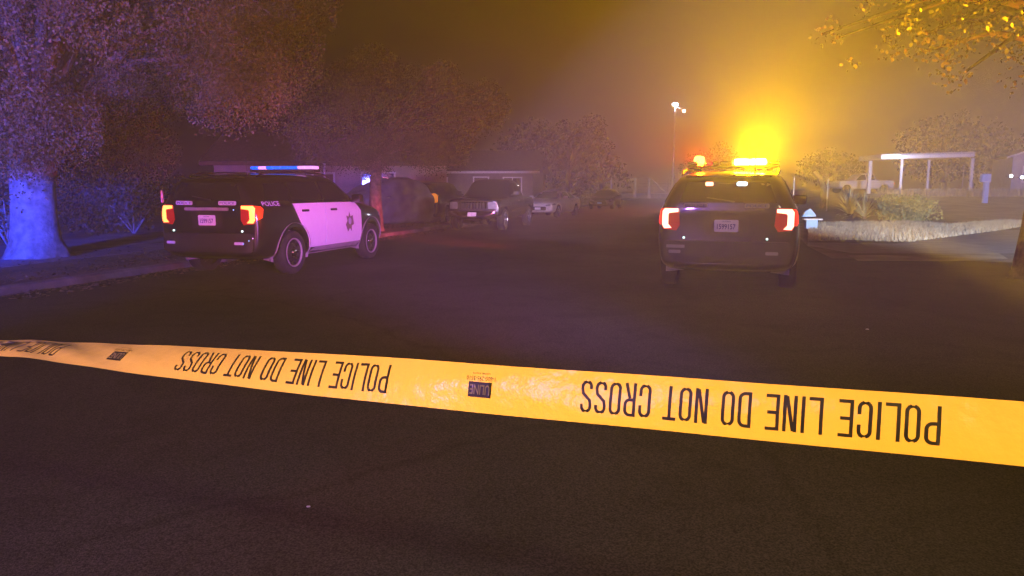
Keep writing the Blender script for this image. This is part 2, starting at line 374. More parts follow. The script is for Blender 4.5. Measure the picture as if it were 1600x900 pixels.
def bake(o, name, m, parent, angle=35):
    bpy.context.view_layer.update()
    me = bpy.data.meshes.new_from_object(o.evaluated_get(bpy.context.evaluated_depsgraph_get())); me.name = name
    bpy.data.objects.remove(o)
    me.polygons.foreach_set('use_smooth', [True] * len(me.polygons)); me.set_sharp_from_angle(angle=R(angle))
    me.materials.clear()
    return finish(name, me, m, parent)
def body(stations, axles, wr, name, m, parent, **kw):
    o = loft(stations, **kw)
    cut = bmesh.new()
    for ay in axles:
        for s in (-1, 1):
            mt = Matrix.Translation((s * 0.98, ay, wr + .01)) @ Matrix.Rotation(R(90), 4, 'Y')
            bmesh.ops.create_cone(cut, cap_ends=True, segments=40, radius1=wr * 1.16, radius2=wr * 1.16, depth=0.66, matrix=mt)
    me = bpy.data.meshes.new('cut'); cut.to_mesh(me); cut.free()
    c = bpy.data.objects.new('cut', me); COL.objects.link(c)
    b = o.modifiers.new('b', 'BOOLEAN'); b.operation = 'DIFFERENCE'; b.object = c; b.solver = 'EXACT'
    r = bake(o, name, m, parent)
    bpy.data.objects.remove(c)
    return r
class Proj:
    def __init__(s, bo): 
        s.t = BVHTree.FromPolygons([v.co.copy() for v in bo.data.vertices], [tuple(p.vertices) for p in bo.data.polygons])
    w = 1.0
    def hit(s, a, b, side):
        if side in 'LR':
            sx = 1 if side == 'R' else -1
            h = s.t.ray_cast(Vector((sx * 3, a, b)), Vector((-sx, 0, 0)), 6)
            return h[0].x if h[0] else None
        sy = 1 if side == 'F' else -1
        h = s.t.ray_cast(Vector((a, sy * 6, b)), Vector((0, -sy, 0)), 12)
        return h[0].y if h[0] else None
    def panel(s, bm, side, name, m, parent, off=0.004, thick=0.0, smooth=True):
        """project a flat shape (a = y or x, b = z) on the body from a side; off = stand-off"""
        sg = 1 if side in 'RF' else -1
        last = None; miss = []
        for v in bm.verts:
            a, b = v.co.x, v.co.y
            d = s.hit(a, b, side)
            if d is None or (side in 'LR' and abs(d) < .62 * s.w): miss.append(v); continue
            last = d
            v.co = Vector((d + sg * off, a, b)) if side in 'LR' else Vector((a, d + sg * off, b))
        good = [v for v in bm.verts if v not in set(miss)]
        for v in miss:
            a, b = v.co.x, v.co.y
            if not good: continue
            if side in 'LR': q = min(good, key=lambda g: (g.co.y - a) ** 2 + (g.co.z - b) ** 2); v.co = Vector((q.co.x, a, b))
            else: q = min(good, key=lambda g: (g.co.x - a) ** 2 + (g.co.z - b) ** 2); v.co = Vector((a, q.co.y, b))
        if thick:
            e = [x for x in bm.edges if x.is_boundary]
            r = bmesh.ops.extrude_edge_only(bm, edges=e)
            mv = Vector((-sg * thick, 0, 0)) if side in 'LR' else Vector((0, -sg * thick, 0))
            for g in r['geom']:
                if isinstance(g, bmesh.types.BMVert): g.co += mv
        bmesh.ops.recalc_face_normals(bm, faces=bm.faces[:])
        me = bpy.data.meshes.new(name); bm.to_mesh(me); bm.free()
        if smooth:
            me.polygons.foreach_set('use_smooth', [True] * len(me.polygons)); me.set_sharp_from_angle(angle=R(40))
        return finish(name, me, m, parent)
def shift(bm, a, b, flip=False):
    for v in bm.verts: v.co = Vector(((-v.co.x if flip else v.co.x) + a, v.co.y + b, 0))
    return bm
def rect(a0, a1, b0, b1, r=0.0):
    if r <= 0: return [(a0, b0), (a1, b0), (a1, b1), (a0, b1)]
    return dedup(arc(a1 - r, b0 + r, r, r, -90, 0, 3) + arc(a1 - r, b1 - r, r, r, 0, 90, 3) + arc(a0 + r, b1 - r, r, r, 90, 180, 3) + arc(a0 + r, b0 + r, r, r, 180, 270, 3))
def lathe(bm, prof, cx, cyy, cz, seg=36, s=1):
    rings = []
    for (x, r) in prof:
        rings.append([bm.verts.new((cx + s * x, cyy + r * math.cos(2 * math.pi * k / seg), cz + r * math.sin(2 * math.pi * k / seg))) for k in range(seg)])
    for i in range(len(rings) - 1):
        for k in range(seg): bm.faces.new((rings[i][k], rings[i][(k + 1) % seg], rings[i + 1][(k + 1) % seg], rings[i + 1][k]))
def wheel(parent, s, y, r, xo, style='police', wdt=0.235):
    bm = bmesh.new(); ri = r * .66
    lathe(bm, [(-wdt, ri), (-wdt, r * .93), (-wdt * .85, r), (-wdt * .15, r), (-.012, r * .965), (0, r * .88), (-.004, r * .72), (-.02, ri)], s * xo, y, r, 40, s)
    tw = obj('wheel', bm, 'rubber', parent, angle=40)
    bm = bmesh.new()
    # thin bright rim ring
    lathe(bm, [(-.022, ri + .004), (-.006, ri + .003), (-.004, ri - .008), (-.03, ri - .02)], s * xo, y, r, 40, s)
    obj('rim', bm, 'bright' if style != 'police' else 'grey_trim', tw, angle=50)
    bm = bmesh.new()
    lathe(bm, [(-.028, ri - .015), (-.10, ri - .04), (-.11, r * .45), (-.05, r * .40), (-.035, r * .22), (-.035, .005)], s * xo, y, r, 40, s)
    dm = 'steel' if style == 'police' else 'bright'
    if style == 'police':
        for k in range(10):
            a = 2 * math.pi * k / 10
            box(bm, (s * (xo - .048), y + .505 * r * math.cos(a), r + .505 * r * math.sin(a)), (.05, .05, .028), Matrix.Rotation(a, 3, 'X'), .008)
        obj('wheel_disc', bm, dm, tw, angle=40)
        bm = bmesh.new(); lathe(bm, [(-.03, .072), (.0, .062), (.006, .04), (.008, .002)], s * xo, y, r, 20, s)
        for k in range(5):
            a = 2 * math.pi * k / 5 + .3
            lathe(bm, [(-.03, .011), (-.008, .011), (-.006, .001)], s * xo, y + .095 * math.cos(a), r + .095 * math.sin(a), 8, s)
        obj('hub_cap', bm, 'chrome', tw, angle=40)
    else:
        bm.free(); bm = bmesh.new()
        lathe(bm, [(-.028, ri - .015), (-.13, ri - .03), (-.13, .02)], s * xo, y, r, 32, s)
        obj('wheel_disc', bm, 'steel', tw, angle=40)
        bm = bmesh.new()
        for k in range(6):
            a = 2 * math.pi * k / 6
            box(bm, (s * (xo - .03), y + .35 * r * math.cos(a), r + .35 * r * math.sin(a)), (.03, r * .60, .055), Matrix.Rotation(a, 3, 'X'), .01)
        lathe(bm, [(-.03, .075), (-.01, .07), (-.004, .002)], s * xo, y, r, 16, s)
        obj('wheel_spokes', bm, 'bright', tw, angle=40)
    return tw
def mirror_part(parent, s, x, y, z, m):
    bm = bmesh.new()
    box(bm, (s * (x + .13), y, z), (.24, .12, .17), Matrix.Rotation(s * -.2, 3, 'Z'), .045)
    tube(bm, [(s * (x - .05), y + .04, z - .06), (s * (x + .05), y + .02, z - .05)], .03)
    return obj('side_mirror', bm, m, parent, angle=40)

SUV = [(-2.50, .46, 1.14, 1.56, .86, .60), (-2.46, .38, 1.19, 1.64, .93, .66), (-2.32, .33, 1.22, 1.69, .965, .70), (-2.0, .29, 1.23, 1.715, .985, .72), (-1.4, .27, 1.235, 1.745, 1.0, .735),
       (-.7, .26, 1.23, 1.765, 1.0, .745), (-.1, .26, 1.22, 1.765, 1.0, .745), (.35, .26, 1.205, 1.745, 1.0, .735), (.60, .26, 1.20, 1.70, 1.0, .72), (.95, .26, 1.18, 1.47, 1.0, .75), (1.28, .26, 1.16, 1.245, .998, .80),
       (1.50, .26, 1.13, 1.195, .995, .83), (1.95, .27, 1.07, 1.15, .98, .80), (2.28, .32, .98, 1.09, .95, .74), (2.44, .38, .86, .99, .89, .66), (2.50, .46, .76, .86, .80, .56)]
RA, FA, WR = -1.385, 1.64, .38
def arch_pts(cyy, cz, r, a0, a1, n=14): return [(cyy + r * math.cos(R(a0 + (a1 - a0) * k / n)), cz + r * math.sin(R(a0 + (a1 - a0) * k / n))) for k in range(n + 1)]
def side_glass(P, root, polys, names='side_window'):
    for side in 'LR':
        for pl in polys: P.panel(flat_poly([pl], .1), side, names, 'glass', root, .009)
def patrol_suv(label, loc, rz, lit):
    root = thing('patrol_car', label, 'police car', loc, rz, 'marked patrol cars')
    bo = body(SUV, (RA, FA), WR, 'body', 'black_paint', root)
    P = Proj(bo)
    side_glass(P, root, [[(-2.12, 1.30), (-1.42, 1.285), (-1.36, 1.60), (-1.95, 1.575)], [(-1.33, 1.285), (-.32, 1.27), (-.32, 1.625), (-1.27, 1.61)], [(-.25, 1.27), (.98, 1.245), (.86, 1.34), (.42, 1.60), (.30, 1.63), (-.25, 1.63)]])
    P.panel(flat_poly([[(-.66, 1.30), (.66, 1.30), (.55, 1.585), (-.55, 1.585)]], .1), 'B', 'rear_window', 'glass', root, .004)
    P.panel(flat_poly([[(-.72, 1.27), (.72, 1.27), (.60, 1.66), (-.60, 1.66)]], .1), 'F', 'windscreen', 'glass', root, .006)
    # white doors
    for side in 'LR':
        s = 1 if side == 'R' else -1
        ar = arch_pts(RA, WR, .515, 8, 62, 8)
        rear = [(-.30, 1.235), (-1.36, 1.235), (-1.30, 1.10), (-1.22, .96), (-1.14, .85)] + ar[::-1][1:] + [(-.86, .43), (-.30, .43)]
        d = P.panel(flat_poly([rear], .09), side, 'rear_door', 'white_paint', root, .010, .010)
        h = P.panel(flat_poly([rect(-1.12, -.92, 1.085, 1.125, .018)], 0), side, 'door_handle', 'dark_trim', d, .042, .034)
        front = [(-.285, 1.235), (-.285, .43), (1.10, .43), (1.14, .60), (1.145, 1.05), (.98, 1.21), (.92, 1.225)]
        d2 = P.panel(flat_poly([front], .09), side, 'front_door', 'white_paint', root, .010, .010)
        P.panel(flat_poly([rect(-.10, .10, 1.08, 1.12, .018)], 0), side, 'door_handle', 'dark_trim', d2, .042, .034)
        cxx, cz = .62, .83
        star = []
        for k in range(14):
            rr = .185 if k % 2 == 0 else .105; a = R(90 + k * 360 / 14 + (0))
            star.append((cxx + rr * math.cos(a) * .95, cz + rr * math.sin(a) * 1.15))
        b1 = P.panel(flat_poly([star], 0), side, 'star_badge', 'badge', d2, .014)
        P.panel(flat_poly([arc(cxx, cz + .02, .062, .07, 0, 345, 20)], 0), side, 'badge_seal', 'badge_center', b1, .018)
        # small crown bar above the star
        # mouldings along the door bottom and wheel arches
        for ay in (RA, FA):
            o_ = arch_pts(ay, WR, .525, -14, 194, 22); i_ = arch_pts(ay, WR, .43, -14, 194, 22)
            bm = bmesh.new()
            for k in range(22):
                bm.faces.new([bm.verts.new((*q, 0)) for q in (i_[k], i_[k + 1], o_[k + 1], o_[k])])
            bmesh.ops.remove_doubles(bm, verts=bm.verts[:], dist=1e-5)
            P.panel(bm, side, 'wheel_arch', 'grey_trim', root, .022, .05)
        P.panel(flat_poly([[(-.80, .30), (1.04, .30), (1.05, .425), (-.66, .425), (-.80, .38)]], .1), side, 'side_sill', 'grey_trim', root, .02, .04)
        t = text_bm('POLICE', .075, .46, .01)
        P.panel(shift(t, -1.98, 1.245, flip=(side == 'L')), side, 'police_lettering', 'decal', root, .006)
        for ay in (RA, FA): wheel(root, s, ay, WR, .985)
        mirror_part(root, s, .96, .82, 1.30, 'black_paint')
    # tail lamps: outer lens, glowing C
    for s in (-1, 1):
        q = lambda pts: [(s * x, z) for x, z in pts]
        tl = P.panel(flat_poly([q([(.655, 1.20), (.64, .98), (.69, .90), (.875, .92), (.90, .98), (.90, 1.19), (.86, 1.225), (.69, 1.225)])], .04), 'B', 'tail_lamp', 'red_lens', root, .012, .02)
        c_ = [(.665, 1.215), (.665, 1.165), (.79, 1.150), (.805, 1.13), (.805, .99), (.755, .935), (.86, .930), (.892, .98), (.892, 1.175), (.86, 1.215)]
        P.panel(flat_poly([q(c_)], .04), 'B', 'glow_strip', 'tail_lit' if lit == 'blue' else 'tail_lit_b', tl, .022, .01)
        # part that wraps round the corner
        sd = 'R' if s > 0 else 'L'
        P.panel(flat_poly([[(-2.36, .98), (-2.27, 1.02), (-2.22, 1.16), (-2.27, 1.205), (-2.36, 1.215)]], .04), sd, 'lamp_wrap', 'tail_rim', tl, .008, .01)
    # rear details
    P.panel(flat_poly([rect(-.30, .30, .84, 1.13, .03)], .1), 'B', 'plate_recess', 'dark_trim', root, .003)
    pl = P.panel(flat_poly([rect(-.165, .165, .89, 1.06, .02)], 0), 'B', 'license_plate', 'plate', root, .018, .006, False)
    t = text_bm('1599157', .075, .25, .012)
    P.panel(shift(t, 0, .965), 'B', 'plate_number', 'plate_ink', pl, .024, smooth=False)
    t = text_bm('CALIFORNIA', .022, .12); P.panel(shift(t, 0, 1.037), 'B', 'plate_state', 'plate_ink', pl, .024, smooth=False)
    P.panel(flat_poly([rect(-.42, .42, 1.135, 1.185, .015)], .1), 'B', 'tailgate_trim', 'grey_trim' if lit == 'blue' else 'dark_trim', root, .02, .02)
    for cx_ in (-.43, .40):
        bnd = P.panel(flat_poly([rect(cx_ - .165, cx_ + .165, 1.225, 1.29, .02)], .08), 'B', 'tailgate_sign', 'decal' if lit == 'blue' else 'decal_grey', root, .008, .004, False)
        t = text_bm('POLICE', .04, .28, .01); P.panel(shift(t, cx_, 1.257), 'B', 'sign_lettering', 'plate_ink', bnd, .013, smooth=False)
    P.panel(flat_poly([rect(-.86, .86, .46, .76, .05)], .08), 'B', 'rear_bumper', 'dark_trim', root, .05, .06)
    for cx_ in (-.70, .62):
        P.panel(flat_poly([rect(cx_ - .085, cx_ + .085, .58, .625, .015)], .06), 'B', 'bumper_reflector', 'decal' if lit == 'blue' else 'decal_grey', root, .06, .01)  # pale tone puts the blue light into the red reflectors' colour
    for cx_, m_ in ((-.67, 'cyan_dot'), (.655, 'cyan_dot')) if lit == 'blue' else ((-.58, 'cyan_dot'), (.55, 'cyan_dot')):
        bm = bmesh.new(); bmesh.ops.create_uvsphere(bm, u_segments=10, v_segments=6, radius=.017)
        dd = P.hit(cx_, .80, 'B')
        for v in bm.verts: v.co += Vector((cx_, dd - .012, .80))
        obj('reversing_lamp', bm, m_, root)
    bm = bmesh.new()
    for s in (-1, 1): 
        tube(bm, [(s * .66, -1.95, 1.70), (s * .68, -1.8, 1.75), (s * .68, -1.0, 1.785), (s * .68, -.2, 1.79), (s * .67, .30, 1.755), (s * .66, .42, 1.70)], .016)
    obj('roof_rail', bm, 'dark_trim', root, True)
    bm = bmesh.new(); box(bm, (0, -2.27, 1.672), (1.16, .20, .03), Matrix.Rotation(R(3), 3, 'X'), .013); obj('rear_spoiler', bm, 'black_paint', root, angle=40)
    bm = bmesh.new(); tube(bm, [(.1, -2.42, 1.31), (-.28, -2.40, 1.37)], [.012, .006]); obj('rear_wiper', bm, 'dark_trim', root)
    bm = bmesh.new(); tube(bm, [(.35, -1.75, 1.73), (.35, -1.78, 2.02)], [.008, .003]); tube(bm, [(.35, -1.75, 1.73), (.35, -1.75, 1.76)], .02); obj('roof_antenna', bm, 'dark_trim', root)
    # front
    P.panel(flat_poly([rect(-.62, .62, .62, .86, .05)], .1), 'F', 'grille', 'dark_trim', root, .008, .01)
    for s in (-1, 1):
        P.panel(flat_poly([[(s * .50, .84), (s * .80, .80), (s * .84, .92), (s * .56, .93)]], .06), 'F', 'headlight', 'lens_clear', root, .008)
        sd = 'R' if s > 0 else 'L'
        P.panel(flat_poly([[(1.98, .93), (2.36, .83), (2.36, .93), (2.10, 1.00)]], .06), sd, 'headlight', 'lens_clear', root, .008)
        bm = bmesh.new(); bmesh.ops.create_uvsphere(bm, u_segments=12, v_segments=8, radius=.075)
        for v in bm.verts: v.co = Vector((s * .98 + v.co.x, 1.12 + v.co.y * 1.2, 1.30 + v.co.z))
        tube(bm, [(s * .86, 1.05, 1.28), (s * .98, 1.1, 1.29)], .015)
        obj('spotlight', bm, 'dark_trim', root, True)
    bm = bmesh.new()
    for x in (-.28, .28): box(bm, (x, 2.60, .68), (.05, .10, .52), None, .015)
    tube(bm, [(-.62, 2.54, .90), (-.3, 2.66, .92), (.3, 2.66, .92), (.62, 2.54, .90)], .03); tube(bm, [(-.6, 2.56, .52), (-.3, 2.64, .52), (.3, 2.64, .52), (.6, 2.56, .52)], .03)
    obj('push_bar', bm, 'dark_trim', root, True)
    # light bar
    yb = -.05 if lit == 'blue' else -.85
    bm = bmesh.new(); box(bm, (0, yb, 1.835), (1.40, .26, .05), None, .02)
    for s in (-1, 1): box(bm, (s * .55, yb, 1.795), (.09, .14, .05), None, .008)
    lb = obj('light_bar', bm, 'dark_trim', root, angle=40)
    n = 8
    for k in range(n):
        x0 = -.69 + k * 1.38 / n; x1 = x0 + 1.38 / n - .012
        if lit == 'blue': m_ = 'pink_lit' if k >= 6 else ('pink_lit' if k == 1 else 'blue_lit')
        else: m_ = {1: 'red_lit', 4: 'lens_dark', 5: 'amber_lit', 6: 'amber_lit'}.get(k, 'lens_dark')
        if lit != 'blue':
            if k == 1: x0, x1 = -.60, -.44
            if k == 5: x0, x1 = .02, .25
            if k == 6: x0, x1 = .26, .50
            if k in (4,): x0, x1 = -.20, .0
            if k == 2: x0, x1 = -.42, -.32
            if k == 3: x0, x1 = -.31, -.22
            if k == 7: x0, x1 = .51, .69
        bm = bmesh.new(); hgt = .095 if m_ in ('amber_lit',) else (.15 if m_ == 'red_lit' else .06)
        box(bm, ((x0 + x1) / 2, yb, 1.862 + hgt / 2), (x1 - x0, .25, hgt), None, .05 if m_ == 'red_lit' else .022)
        if lit != 'blue' and k == 2: m_ = 'red_dim'
        obj('lamp_module', bm, m_, lb, angle=60)
    if lit != 'blue':
        for cx_, m_, w_ in ((-.25, 'redwhite_lit', .052), (.19, 'white_lit', .066)):
            bm = bmesh.new(); box(bm, (cx_, P.hit(cx_, 1.56, 'B') - .012, 1.56), (w_ * 2.1, .035, .055), None, .016); obj('warning_lamp', bm, m_, root, angle=60)
        P.panel(flat_poly([rect(-.82, -.56, .655, .70, .01)], .08), 'B', 'bumper_lettering', 'decal_grey', root, .055)
    else:
        bm = bmesh.new(); box(bm, (-.90, -2.36, 1.36), (.05, .04, .21), None, .018); obj('corner_highlight', bm, mat('pink_highlight', (.7, .3, .36), .4), root, angle=60)  # pink highlight on the rear pillar, shaped as a small block
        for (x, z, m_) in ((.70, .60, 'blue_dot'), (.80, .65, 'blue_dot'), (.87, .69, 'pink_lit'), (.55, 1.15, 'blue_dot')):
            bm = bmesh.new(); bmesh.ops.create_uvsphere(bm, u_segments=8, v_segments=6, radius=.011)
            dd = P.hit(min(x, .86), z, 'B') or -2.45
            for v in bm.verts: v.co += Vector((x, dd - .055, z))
            obj('rear_glint', bm, m_, root)  # glowing dots put in for blue and pink glints
    return root
def suv_origin(rr, th):
    """origin from the rear right corner and heading"""
    f = Vector((math.sin(th), math.cos(th), 0)); r = Vector((math.cos(th), -math.sin(th), 0))
    return Vector((*rr, 0)) + f * 2.5 - r * 1.0
def civ_car(name, label, cat, loc, rz, st, axles, wr, paint, glass_side, ws, rw, grp=None, plates=True, style='civ', xo=None, **kw):
    root = thing(name, label, cat, loc, rz, grp)
    bo = body(st, axles, wr, 'body', paint, root, **kw)
    P = Proj(bo); P.w = .85; side_glass(P, root, glass_side)
    if ws: P.panel(flat_poly([ws], .1), 'F', 'windscreen', 'glass', root, .006)
    if rw: P.panel(flat_poly([rw], .1), 'B', 'rear_window', 'glass', root, .006)
    wmax = max(s[4] for s in st)
    for s in (-1, 1):
        for ay in axles: wheel(root, s, ay, wr, (xo or wmax - .015), style)
    return root, P, bo

# ================================================================== GROUND
bm = bmesh.new()
gs = 900
nx = 60
def terr(x, y):
    t = max(0, min(1, (y - 40) / 20)) * max(0, min(1, (x - (y * math.tan(ST) + 2.5)) / 7))
    return 1.05 * t * t * (3 - 2 * t) - .012
xs = sorted(set([-900, -300, -100, -40] + list(range(-20, 90, 2)) + [100, 130, 200, 900])); ys = [-900, -100, -20, 0, 20] + list(range(26, 84, 2)) + [90, 110, 150, 300, 900]
G = [[bm.verts.new((x, y, terr(x, y))) for y in ys] for x in xs]
for i in range(len(xs) - 1):
    for j in range(len(ys) - 1): bm.faces.new((G[i][j], G[i + 1][j], G[i + 1][j + 1], G[i][j + 1]))
struct(obj('ground', bm, 'dirt', smooth=True))
# road: kerb side on the left, loose edge on the right
road = [S(-9.5, -20), S(-9.5, 118), S(-2.0, 118), S(3.4, 40), S(2.9, 26)]
road += [gr(1262, 385), gr(1300, 404), gr(1440, 405), gr(1620, 412), gr(1700, 450), Vector((14, 2, 0)), Vector((14, -20, 0))]
sheet('road', road, 0.004, 'asphalt')
# driveway apron on the right
sheet('driveway', [gr(1262, 384), gr(1262, 379), gr(1400, 381), gr(1560, 360), gr(1760, 357), gr(1760, 395), gr(1500, 397), gr(1330, 396)], 0.008, 'concrete')
# pale dirt edge strip
sheet('gravel_strip', [gr(1325, 400), gr(1560, 396), gr(1575, 405), gr(1480, 409), gr(1340, 408)], 0.010, 'lawn')
# left: kerb, verge
bm = bmesh.new(); a0, a1 = -9.5, -9.68
prof = [(a0, .0), (a0 - .015, .10), (a0 - .05, .125), (a1, .125), (a1, 0)]
bs = [-20 + 2 * k for k in range(70)]
rg = [[bm.verts.new(S(a, b, z)) for a, z in prof] for b in bs]
for i in range(len(bs) - 1):
    for k in range(len(prof) - 1): bm.faces.new((rg[i][k], rg[i + 1][k], rg[i + 1][k + 1], rg[i][k + 1]))
bmesh.ops.recalc_face_normals(bm, faces=bm.faces[:])
struct(obj('kerb', bm, mat('kerb_stone', (.17, .155, .145), .9, var=.55, scale=1.6, bump=.8, bscale=14)))
def slab(name, pts, z0, z1, m):
    bm = bmesh.new(); f = bm.faces.new([bm.verts.new((p[0], p[1], z1)) for p in pts])
    r = bmesh.ops.extrude_face_region(bm, geom=[f])
    for g in r['geom']:
        if isinstance(g, bmesh.types.BMVert): g.co.z = z0
    bmesh.ops.recalc_face_normals(bm, faces=bm.faces[:])
    return struct(obj(name, bm, m))
slab('verge', [S(-9.68, -20), S(-9.68, 118), S(-11.9, 118), S(-11.9, -20)], -.01, .122, 'dirt')
slab('sidewalk', [S(-11.9, -20), S(-11.9, 118), S(-13.3, 118), S(-13.3, -20)], -.01, .13, 'concrete')
slab('front_yard', [S(-13.3, -20), S(-13.3, 118), S(-60, 118), S(-60, -20)], -.01, .124, 'lawn' if False else 'dirt')
# lawn strip of short pale dry grass on the right
LW = [gr(1262, 378), gr(1264, 350), gr(1420, 347), gr(1480, 352), gr(1560, 346), gr(1640, 347), gr(1560, 361), gr(1420, 379), gr(1330, 376)]
sheet('lawn', LW, 0.014, 'lawn')
def inpoly(x, y, P):
    c = False; n = len(P)
    for i in range(n):
        x1, y1 = P[i][0], P[i][1]; x2, y2 = P[i - 1][0], P[i - 1][1]
        if (y1 > y) != (y2 > y) and x < (x2 - x1) * (y - y1) / (y2 - y1) + x1: c = not c
    return c
V = []
bx = [p[0] for p in LW]; by = [p[1] for p in LW]
r2 = random.Random(3); cnt = 0
while cnt < 22000:
    x = r2.uniform(min(bx), max(bx)); y = r2.uniform(min(by), max(by))
    if not inpoly(x, y, LW): continue
    cnt += 1
    h = r2.uniform(.05, .16); a = r2.uniform(0, 6.28); lx = r2.uniform(-.06, .06); ly = r2.uniform(-.06, .06); wv = .012
    V += [(x - wv * math.cos(a), y - wv * math.sin(a), .01), (x + wv * math.cos(a), y + wv * math.sin(a), .01), (x + lx, y + ly, h)]
tag(quads('dry_grass', V, 'drygrass', n=3), 'short pale dry grass lit white beside the right road edge', 'grass', kind='stuff')
V = []
for k in range(9000):   # taller weeds on the bank
    x = r2.uniform(30, 47); y = r2.uniform(55, 62)
    if x < y * math.tan(ST) + 4: continue
    z = terr(x, y); h = r2.uniform(.15, .6) * (1 if math.sin(x * 1.3) + math.sin(y * .9 + x) > -.2 else .3); a = r2.uniform(0, 6.28); lx = r2.uniform(-.2, .2); wv = .03
    V += [(x - wv * math.cos(a), y - wv * math.sin(a), z), (x + wv * math.cos(a), y + wv * math.sin(a), z), (x + lx, y + lx, z + h)]
tag(quads('tall_weeds', V, 'drygrass', n=3), 'tall dry weeds growing on the bank below the carport', 'weeds', kind='stuff')

V = []
for k in range(5200):   # fallen leaves on the left verge and in the gutter
    a_ = -9.75 - abs(r2.gauss(0, 1.2)) if k % 3 else r2.uniform(-9.5, -9.0 + .3 * r2.random()); b_ = r2.uniform(8, 30); q = S(a_, b_)
    z = .13 if a_ < -9.68 else .012; an = r2.uniform(0, 6.28); l = r2.uniform(.03, .06); tz = r2.uniform(0, .03)
    V += [(q.x, q.y, z), (q.x + l * math.cos(an + .5), q.y + l * math.sin(an + .5), z + tz), (q.x + 1.6 * l * math.cos(an), q.y + 1.6 * l * math.sin(an), z + .005), (q.x + l * math.cos(an - .5), q.y + l * math.sin(an - .5), z + .004)]
tag(quads('fallen_leaves', V, mat('dead_leaf', (.16, .12, .07), .8, var=.5, scale=3)), 'fallen leaves scattered on the left verge and gutter', 'leaves', kind='stuff')
# ================================================================== TREES
def leaves(centers, per, size, seed, droop=0.35):
    rg = np.random.default_rng(seed); out = []
    for (c, r) in centers:
        n = int(per * (r ** 2)) + 6
        d = rg.normal(size=(n, 3)); d /= np.linalg.norm(d, axis=1)[:, None]
        rad = r * rg.uniform(.55, 1.0, n) ** .6
        p = np.array(c) + d * rad[:, None] * np.array([1, 1, .85])
        hang = rg.random(n) < droop
        p[hang, 2] -= rg.uniform(0, r * .55, hang.sum())
        u = rg.normal(size=(n, 3)); u[:, 2] -= .9; u /= np.linalg.norm(u, axis=1)[:, None]
        v = np.cross(u, rg.normal(size=(n, 3))); v /= np.linalg.norm(v, axis=1)[:, None]
        s = size * rg.uniform(.6, 1.4, n)[:, None]
        q = np.stack([p - v * s * .05, p + u * s * .5 - v * s * .38, p + u * s * 1.05, p + u * s * .5 + v * s * .38], axis=1)
        out.append(q.reshape(-1, 3))
    return np.concatenate(out)
def clump_centers(c, rad, n, r0, r1, rg, lo=-9, keep=None):
    out = []
    while len(out) < n:
        d = Vector((rg.gauss(0, 1), rg.gauss(0, 1), rg.gauss(0, 1))).normalized() * (rg.uniform(.45, 1.0) ** .5)
        p = Vector((c[0] + d.x * rad[0], c[1] + d.y * rad[1], c[2] + d.z * rad[2]))
        if p.z < lo: continue
        if keep and not keep(p): continue
        out.append((tuple(p), rg.uniform(r0, r1)))
    return out
def trunk_mesh(base, pts, rads, limbs, flare=1.5, seg=18, bumpy=.05, sd=1):
    bm = bmesh.new(); rg = random.Random(sd)
    P = [Vector(p) for p in pts]
    rings = []
    for i, p in enumerate(P):
        ring = []
        for k in range(seg):
            a = 2 * math.pi * k / seg; rr = rads[i] * (1 + bumpy * math.sin(5 * a + i * .6) + bumpy * rg.uniform(-1, 1))
            if i == 0: rr *= 1 + .22 * math.sin(5 * a)
            ring.append(bm.verts.new(p + Vector((rr * math.cos(a), rr * math.sin(a), 0))))
        rings.append(ring)
    for i in range(len(rings) - 1):
        for k in range(seg): bm.faces.new((rings[i][k], rings[i][(k + 1) % seg], rings[i + 1][(k + 1) % seg], rings[i + 1][k]))
    for (pts_, r_) in limbs: tube(bm, pts_, r_, 8)
    return bm
def tree(name, label, base, tr_pts, tr_r, limbs, centers, per, size, lm='leaf', seed=1, grp=None, limb_to=True, bumpy=.05, droop=.35):
    root = thing(name, label, 'tree', base, 0, grp)
    b = Vector(base); rg = random.Random(seed)
    top = Vector(tr_pts[-1])
    L = list(limbs)
    if limb_to:
        for c, r in centers[::max(1, len(centers) // 26)]:
            e = Vector(c) - b; s = top + Vector((0, 0, -rg.uniform(0, .5) * abs(top.z) * .4)); m = s.lerp(e, .5) + Vector((0, 0, .25 * (e - s).length * .5))
            L.append(([s, m, e], [tr_r[-1] * .45, tr_r[-1] * .22, .02]))
    obj('trunk', trunk_mesh(b, tr_pts, tr_r, L, sd=seed, bumpy=bumpy), 'bark', root, True)
    V = leaves([((c[0] - b.x, c[1] - b.y, c[2] - b.z), r) for c, r in centers], per, size, seed, droop)
    quads('crown', V, lm, root)
    return root
rg = random.Random(11)
# big tree left (photo shows its lower crown hanging over the trunk top)
b1 = gr(60, 402, .12)
def keep1(p):
    d = p.y; px = 800 + FPX * p.x / d
    low = 2.05 if p.x > -7.5 else 1.75
    return p.z > low + .3 and not (p.x > -7.6 and p.z < 3.1) and p.x < -4.4 - 0.0 * p.z
cs = clump_centers((b1.x + .6, b1.y - .6, 5.0), (5.9, 4.6, 4.3), 250, .45, .95, rg, 2.2, keep1)
cs += clump_centers((-6.0, 14.6, 3.6), (1.8, 1.6, .9), 16, .4, .7, rg, 2.75)
cs += clump_centers((-9.0, 13.2, 2.7), (2.6, 1.2, .6), 18, .35, .6, rg, 2.1)
cs += clump_centers((-11.5, 14.0, 2.6), (1.8, 1.5, .8), 10, .35, .6, rg, 2.1)
cs += clump_centers((b1.x + .2, b1.y - 1.4, 2.75), (1.3, .6, .35), 12, .28, .45, rg, 2.3)
